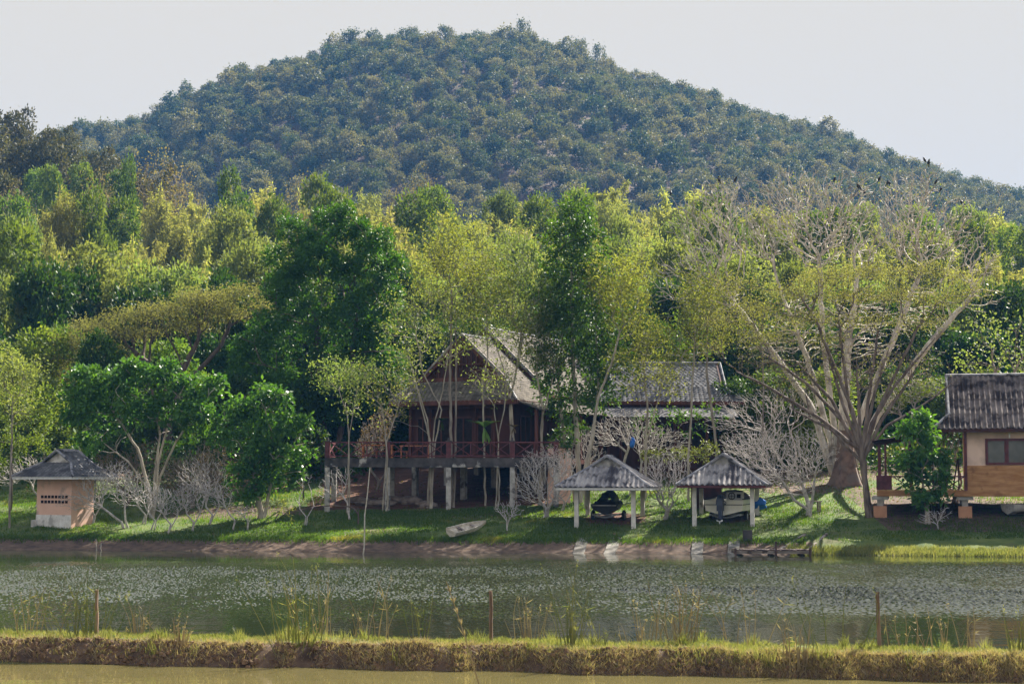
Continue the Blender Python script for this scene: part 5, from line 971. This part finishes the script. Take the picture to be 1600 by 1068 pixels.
bush('leafy_bush', 'mixed green bush low behind the brown thicket, left of the terrace', (400, 99), [(390, 715, 32, 26), (440, 720, 30, 26)], 'column_leaf', 181, L=.22, W=.11, dens=4)
bush('leafy_bush', 'leafy green bush before the right part of the side wing', (1060, 99.5), [(1040, 655, 26, 22), (1075, 660, 26, 20), (1105, 650, 24, 24), (1000, 665, 20, 14)], 'column_leaf', 182, L=.2, W=.1, dens=3.5)
FT('airy_tree', 'thin half-bare tree screening the front of the side wing', (1010, 95.2), [[(1008, 700), (1012, 640), (1005, 570), (1015, 530)], [(1010, 690), (1030, 620), (1040, 570)]], [(1020, 560, 40, 40), (1045, 600, 30, 26), (990, 590, 30, 30), (1010, 510, 34, 26)], dict(AIR, k=8), 'olive_leaf', 'pale_bark', 260, .10, .012, .45, seed=183)
FT('airy_tree', 'half-bare forked tree in front of the upper house roof', (845, 93.8), [[(846, 690), (848, 640), (838, 580), (845, 540)], [(848, 650), (862, 600), (868, 560)]], [(840, 540, 34, 36), (862, 560, 24, 26), (820, 500, 30, 26)], dict(AIR, k=9), 'feather_leaf', 'pale_bark', 220, .10, .012, .45, seed=184)
bush('leafy_bush', 'bright green bush left of the pink hut', (20, 96), [(10, 700, 34, 30), (50, 705, 30, 26), (-15, 720, 30, 26)], 'bush_leaf', 83, L=.2, W=.1, dens=5)
bush('leafy_bush', 'tall sunlit bush behind the pink hut roof', (70, 102), [(40, 660, 44, 40), (90, 680, 34, 34), (10, 640, 36, 36), (75, 630, 30, 26), (110, 710, 30, 24)], 'bush_leaf', 84, L=.24, W=.12, dens=4)
bush('leafy_bush', 'sunlit bush at the left edge under the flat-topped rain tree', (20, 108), [(20, 590, 40, 30), (60, 610, 30, 26), (-10, 560, 36, 30), (10, 620, 36, 30)], 'bright_leaf', 85, L=.26, W=.13, dens=4)
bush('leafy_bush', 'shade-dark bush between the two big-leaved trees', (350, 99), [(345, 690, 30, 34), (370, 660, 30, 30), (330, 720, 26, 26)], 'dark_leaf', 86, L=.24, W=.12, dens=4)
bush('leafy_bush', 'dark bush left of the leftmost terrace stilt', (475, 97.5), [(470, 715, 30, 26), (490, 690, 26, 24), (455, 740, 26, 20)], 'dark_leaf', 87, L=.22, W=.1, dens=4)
bush('leafy_bush', 'light green bush behind the verandah of the bungalow', (1400, 103), [(1390, 710, 20, 10), (1430, 705, 24, 12), (1470, 712, 24, 10)], 'hedge_leaf', 88, L=.2, W=.1, dens=4)
# plants growing on the trunks of the terrace trees
def fern(c, r, label, seed, name='staghorn_fern', m='fern_leaf', n=26, hang=.9):
    rng = np.random.default_rng(seed); g = Geo()
    for i in range(n):
        a = rng.uniform(0, 2*math.pi); up = i < n*.72; L = r*rng.uniform(.8, 1.1); t = np.linspace(0, 1, 7)
        dx = np.array([math.cos(a), math.sin(a)*.7]); out_ = t*L*(.95 if up else .4); z = (.55*L*t**.8-.18*L*t**3 if up else -hang*L*t**1.2+.1*L*t)
        Cn = np.stack([dx[0]*out_, dx[1]*out_, z], 1); sd_ = np.array([-dx[1], dx[0], 0]); wd = r*(.20 if up else .10)*np.sin(np.clip(t*2.9, .25, 2.6))
        g.grid(np.stack([Cn-sd_*wd[:, None], Cn+sd_*wd[:, None]], 1), rng.random())
    o = g.build(name, M[m]); o.location = c; return tag(o, label, 'fern')
c = at(757, 668, 93.3); fern(c, 1.0, 'bright green staghorn fern flaring from a thin trunk above the railing', 1)
c = at(803, 668, 93.3); fern(c, .45, 'small orange-tipped bromeliad on the pale forked trunk', 2, 'bromeliad', 'dry_leaf', 18, .8)
c = at(690, 658, 93.2); fern(c, .5, 'dark fern clump hanging on the forked tree by the doors', 3, 'fern_clump', 'dark_leaf', 20, 1.1)
bush('potted_shrub', 'low leafy pot plant standing on the terrace near the doors', (560, 88.9), [(437, 790, 14, 8), (450, 800, 10, 8)], 'olive_leaf', 90, L=.25, W=.04, dens=9, cat='plant')
# crows in the giant tree
crow = empty('crow', (0, 0, 0), 0, 'x', 'bird'); g = Geo()
t = np.linspace(0, 1, 9); rr = np.array([.005, .035, .06, .075, .075, .06, .05, .045, .005]); zz = t*.30
g.tube(np.stack([.02*np.sin(t*3), -.10+.16*t, zz], 1), rr, 8); g.bar((0, -.10, .04), (0, -.2, -.10), .05, .015); g.tube([(0, .06, .29), (0, .13, .28)], [.02, .003], 5); g.bar((-.02, -.03, .03), (-.02, -.03, -.05), .01, .01); g.bar((.02, -.03, .03), (.02, -.03, -.05), .01, .01); g.build('body', M['black'], crow)
BIRDS = [(1050, 302, 'lone crow at the far left of the giant bare tree'), (1124, 280, 'left crow of the pair on the upper left branches'), (1129, 277, 'right crow of the pair on the upper left branches'), (1171, 269, 'crow at the top of the left branches'), (1309, 274, 'crow on a twig near the middle of the bare crown'), (1330, 297, 'black crow below the middle twig tops'), (1341, 296, 'brownish crow close beside the black one below the middle'), (1366, 300, 'crow just right of the middle of the crown'), (1371, 277, 'crow left of the topmost right pair'), (1389, 276, 'left crow of the topmost right pair'), (1396, 277, 'right crow of the topmost right pair'), (1447, 250, 'highest crow, on a bare tip against the hill'), (1475, 254, 'second highest crow, near the skyline'), (1466, 283, 'crow under the two highest crows'), (1472, 301, 'lowest crow on the right-hand branches'), (1557, 291, 'crow farthest to the right in the bare tree')]
me_ = giant.children[0].data; TV = np.zeros(len(me_.vertices)*3, np.float32); me_.vertices.foreach_get('co', TV); TV = TV.reshape(-1, 3)+np.array(giant.location)
for i, (px, py, lab) in enumerate(BIRDS):
    q = at(px, py+3, 98.0); a = i*1.3; q = TV[np.argmin((TV[:, 0]-q[0])**2+(TV[:, 2]-q[2])**2+.02*(TV[:, 1]-98)**2)]+[0, 0, .05]; q = np.array(q, float)
    if i == 0: crow.location = q; crow.rotation_euler = (0, 0, a); crow['label'] = lab; crow['group'] = 'crows in the giant bare tree'
    else: dup(crow, tuple(q), a, (1, 1, 1), lab, 'crows in the giant bare tree')
# ------------------------------------------------------------------ grass
def grass(name, X, Y, L, W, m, rng, label, lean=.35, groupw=None, zoff=-.01):
    n = len(X); P = np.stack([X, Y, G(X, Y)+zoff], 1); d = rng.normal(size=(n, 3))*lean; d[:, 2] = 1; g = Geo(); d = nrm(d); L = L*rng.uniform(.5, 1.25, n)
    sd_ = nrm(np.stack([rng.normal(size=n), rng.normal(size=n)*.4, np.zeros(n)], 1)); bend = nrm(rng.normal(size=(n, 3))*[1, 1, .1])*(L*rng.uniform(.05, .4, n))[:, None]
    Wv = (W*rng.uniform(.7, 1.3, n))[:, None]; mid = P+d*(L*.55)[:, None]; tip_ = P+d*L[:, None]+bend
    V = np.stack([P-sd_*Wv/2, P+sd_*Wv/2, mid+sd_*Wv*.35+bend*.25, tip_, mid-sd_*Wv*.35+bend*.25], 1).reshape(-1, 3); F = np.arange(5*n).reshape(n, 5)
    g.add(V, F, np.repeat(rng.random(n), 5)); return tag(g.build(name, m), label, 'grass', kind='stuff')
rng = np.random.default_rng(77)
n = 230000; X = rng.uniform(-31, 29, n); Y = rng.uniform(81, 104, n); s = Y-shore(X); dn = fbm(X*.5, Y*.5, 301); keep = (s > 1.9)*1.
under = (X > -10.3) & (X < 3) & (Y > 93.2); far = np.clip((s-16)/6, 0, 1); keep *= np.where(under, .04, 1)*(1-far*.8)
for (x0, y0, rx, ry, k_) in ((5.4, 89, 1.9, 2.2, .95), (11.6, 88.8, 1.7, 1.9, .9), (-15, 94.5, 7, 3, .8), (22, 89, 5, 4, .9), (16, 96, 7, 5, .7)): keep *= 1-k_*np.exp(-((X-x0)/rx)**4-((Y-y0)/ry)**4)
keep *= np.clip((dn-.28)/.25, .15, 1); kk = rng.random(n) < keep
grass('lawn_grass', X[kk], Y[kk], .14, .03, M['grass_lawn'], rng, 'short green lawn grass covering the far bank')
n = 9000; X = rng.uniform(13, 30, n); Y = shore(X)+rng.uniform(-.15, 1.2, n); grass('shore_grass', X, Y, .26, .03, M['grass_dike'], rng, 'taller yellow-green grass at the waterline on the right')
n = 9000; X = rng.uniform(-30, 14, n); Y = shore(X)+1.9+rng.normal(size=n)*.25; grass('bank_edge_grass', X, Y, .2, .03, M['grass_lawn'], rng, 'ragged grass along the top of the brown bank')
# dyke: green top, dry fringe, tall seed stalks
n = 110000; X = rng.uniform(-12.5, 12.5, n); U = rng.uniform(.08, 2.2, n); dens = np.clip((fbm(X*.9, U*.8, 401)-.25)/.3, .2, 1)*np.where(U < .6, np.clip(.35+X/14, .15, 1), 1); kk = rng.random(n) < dens*np.where(U < .6, 1, .8); X, U = X[kk], U[kk]; grass('dyke_grass', X, dike_front(X)+U, .10, .010, M['grass_dike'], rng, 'yellow-green grass on top of the dyke', .6)
n = 85000; X = rng.uniform(-12.5, 12.5, n); U = rng.uniform(-.05, .6, n); kk = rng.random(n) < np.clip(.2+(X+4)/26+1.3*(fbm(X*1.3, U*2, 9)-.40), .10, .95); X, U = X[kk], U[kk]; grass('dyke_side_grass', X, dike_front(X)+U, .15, .009, M['grass_dry'], rng, 'dry straw-coloured grass hanging over the dyke face', 1.1)
def tuss(cx, cu, n, L, W, m, lean, spread, rng): x = cx+rng.normal(size=n)*spread; return x, dike_front(x)+cu+rng.normal(size=n)*spread*.8
X = []; Y = []; cn = rng.uniform(-11.5, 11.5, 60)
for c_ in cn: x, y = tuss(c_, rng.uniform(.1, 2.0), int(rng.uniform(15, 60)), 0, 0, 0, 0, .06, rng); X.append(x); Y.append(y)
grass('dyke_tufts', np.concatenate(X), np.concatenate(Y), .27, .010, M['grass_dike'], rng, 'scattered knee-high grass tufts along the dyke', .22)
def stalks(name, pxc, wpx, n, h, D, m, label, seed, lean=.13, wd=.0115, cat='grass tussock', blades=True):
    rng = np.random.default_rng(seed); g = Geo(); x0 = at(pxc, 990, D)[0]
    for i in range(n):
        x = x0+rng.normal()*wpx/ppm(D)/2; y = D+rng.normal()*.08; b = np.array([x, y, g1(x, y)-.03]); H = h*1.7*rng.uniform(.25, 1.1); l = rng.normal()*lean+(x-x0)*.6; t = np.linspace(0, 1, 7); cv = rng.normal()*.10
        P = b+np.stack([H*(l*t+cv*t**3), rng.normal()*.05*H*t, H*t*(1-.08*abs(cv)*t)], 1); g.tube(P, np.linspace(wd, wd*.35, 7), 3, rng.random())
        if blades and rng.random() < .5:
            q = P[rng.integers(3, 6)]; g.leaves(np.repeat(q[None], 2, 0), nrm(rng.normal(size=(2, 3))*[1, .3, .5]+[0, 0, .5]), H*.22, .012, rng)
        if rng.random() < .3: m_ = 9; g.leaves(P[-1]+rng.normal(size=(m_, 3))*[.01, .01, .04], nrm(rng.normal(size=(m_, 3))*.5+[0, 0, .8]), .05, .012, rng)
    return tag(g.build(name, M[m]), label, cat)
ST = [(45, 40, 12, .55, 'reedy dry tussock nearest the left edge of the dyke'), (140, 50, 34, .80, 'dense dry tussock around the leftmost stake'), (215, 18, 16, .45, 'dark brown tussock just right of the leftmost stake'), (280, 16, 30, .32, 'compact green-brown tussock on the left dyke'), (470, 36, 26, 1.0, 'tall leaning tussock with one very long stalk, left of centre'), (500, 30, 14, .75, 'lower dry tussock right of the tall leaning one'), (590, 26, 8, .85, 'thin tall stalks left of the middle stake'), (655, 20, 9, .75, 'sparse pale stalks near the diagonal reed'), (560, 14, 9, .4, 'small rusty dry weed on the dyke'), (830, 24, 18, .5, 'yellowish tussock right of the middle stake'), (895, 20, 24, .85, 'tall reddish-brown reed tussock right of the middle stake'), (1010, 30, 22, .6, 'green reedy tussock in the middle right'), (1060, 34, 34, .75, 'wide tussock of upright green-brown reeds'), (945, 16, 10, .5, 'rust-red dry weed right of the reddish reeds'), (1245, 34, 30, .62, 'dark upright tussock on the dyke face, left of the rightmost stake'), (1160, 50, 8, .7, 'few fine stalks between the wide and dark tussocks'), (1300, 50, 8, .8, 'few fine stalks left of the rightmost stake'), (1418, 22, 12, .5, 'bent yellow reeds right of the rightmost stake'), (1468, 24, 14, .45, 'bowed pale reeds near the right end of the dyke'), (1590, 20, 12, .5, 'tussock at the right edge of the dyke'), (1520, 24, 8, .5, 'thin dry weed near the right edge')]
for i, (px, wd, n_, h, lab) in enumerate(ST):
    x = (px-800)/ppm(33.5); D = float(dike_front(np.array([x]))[0])+(.35 if px in (280, 1245, 470) else [1.4, .9, 1.8][i % 3]); stalks('grass_tussock', px, wd, n_, h, D, ['grass_dry', 'grass_dike', 'grass_dry'][i % 3], lab, 900+i)
# the long dry reed crossing the near water
g = Geo(); a = at(758, 1100, 29.0); b_ = at(697, 908, 29.4); a[2] = -.2; t = np.linspace(0, 1, 12)[:, None]; a[0] = at(752, 1066, 29)[0]+.05; P = a+(b_-a)*t+np.stack([.03*np.sin(t[:, 0]*3), 0*t[:, 0], 0*t[:, 0]], 1); g.tube(P, np.linspace(.013, .007, 12), 5); r2 = np.random.default_rng(4)
m_ = 60; f = r2.uniform(.55, 1, m_); q = P[np.minimum((f*11).astype(int), 10)]; g.leaves(q, nrm((b_-a)[None]/2+r2.normal(size=(m_, 3))*.25), .14, .014, r2); q = P[5:7]; g.leaves(np.repeat(q, 2, 0), nrm(r2.normal(size=(4, 3))*[1, .3, .6]), .25, .012, r2); tag(g.build('dry_reed', M['grass_dry']), 'long straw-coloured reed leaning up out of the near water', 'reed')
# twigs and clods at the foot of the dyke
n = 3500; X = rng.uniform(-12, 12, n); Yc = dike_front(X)+rng.uniform(-.15, .5, n); g = Geo()
for x, y in zip(X, Yc):
    r_ = rng.uniform(.015, .05); g.box((x, y, float(g1(x, y))+r_*.2), (r_*2, r_*1.6, r_*1.4), rng.uniform(0, 3), rng.random(), 0, rng.uniform(.4, .8))
tag(g.build('earth_clods', M['rock'] if False else mat('clod', (.09, .055, .035), (.22, .14, .09), rough=1)), 'brown earth clods on the dyke face', 'earth', kind='stuff')
n = 5000; X = rng.uniform(-30, 30, n); Y = rng.uniform(84, 106, n); g = Geo(); kk = rng.random(n) < np.clip(.12+1.2*np.exp(-((X-16)/8)**2-((Y-97)/6)**2)+.6*(Y > 97), 0, 1); X, Y = X[kk], Y[kk]
g.leaves(np.stack([X, Y, G(X, Y)+.02], 1), nrm(np.stack([rng.normal(size=len(X)), rng.normal(size=len(X)), rng.normal(size=len(X))*.25], 1)), .16, .09, rng); tag(g.build('leaf_litter', M['dry_leaf']), 'fallen brown leaves on the ground under the trees', 'leaf litter', kind='stuff')
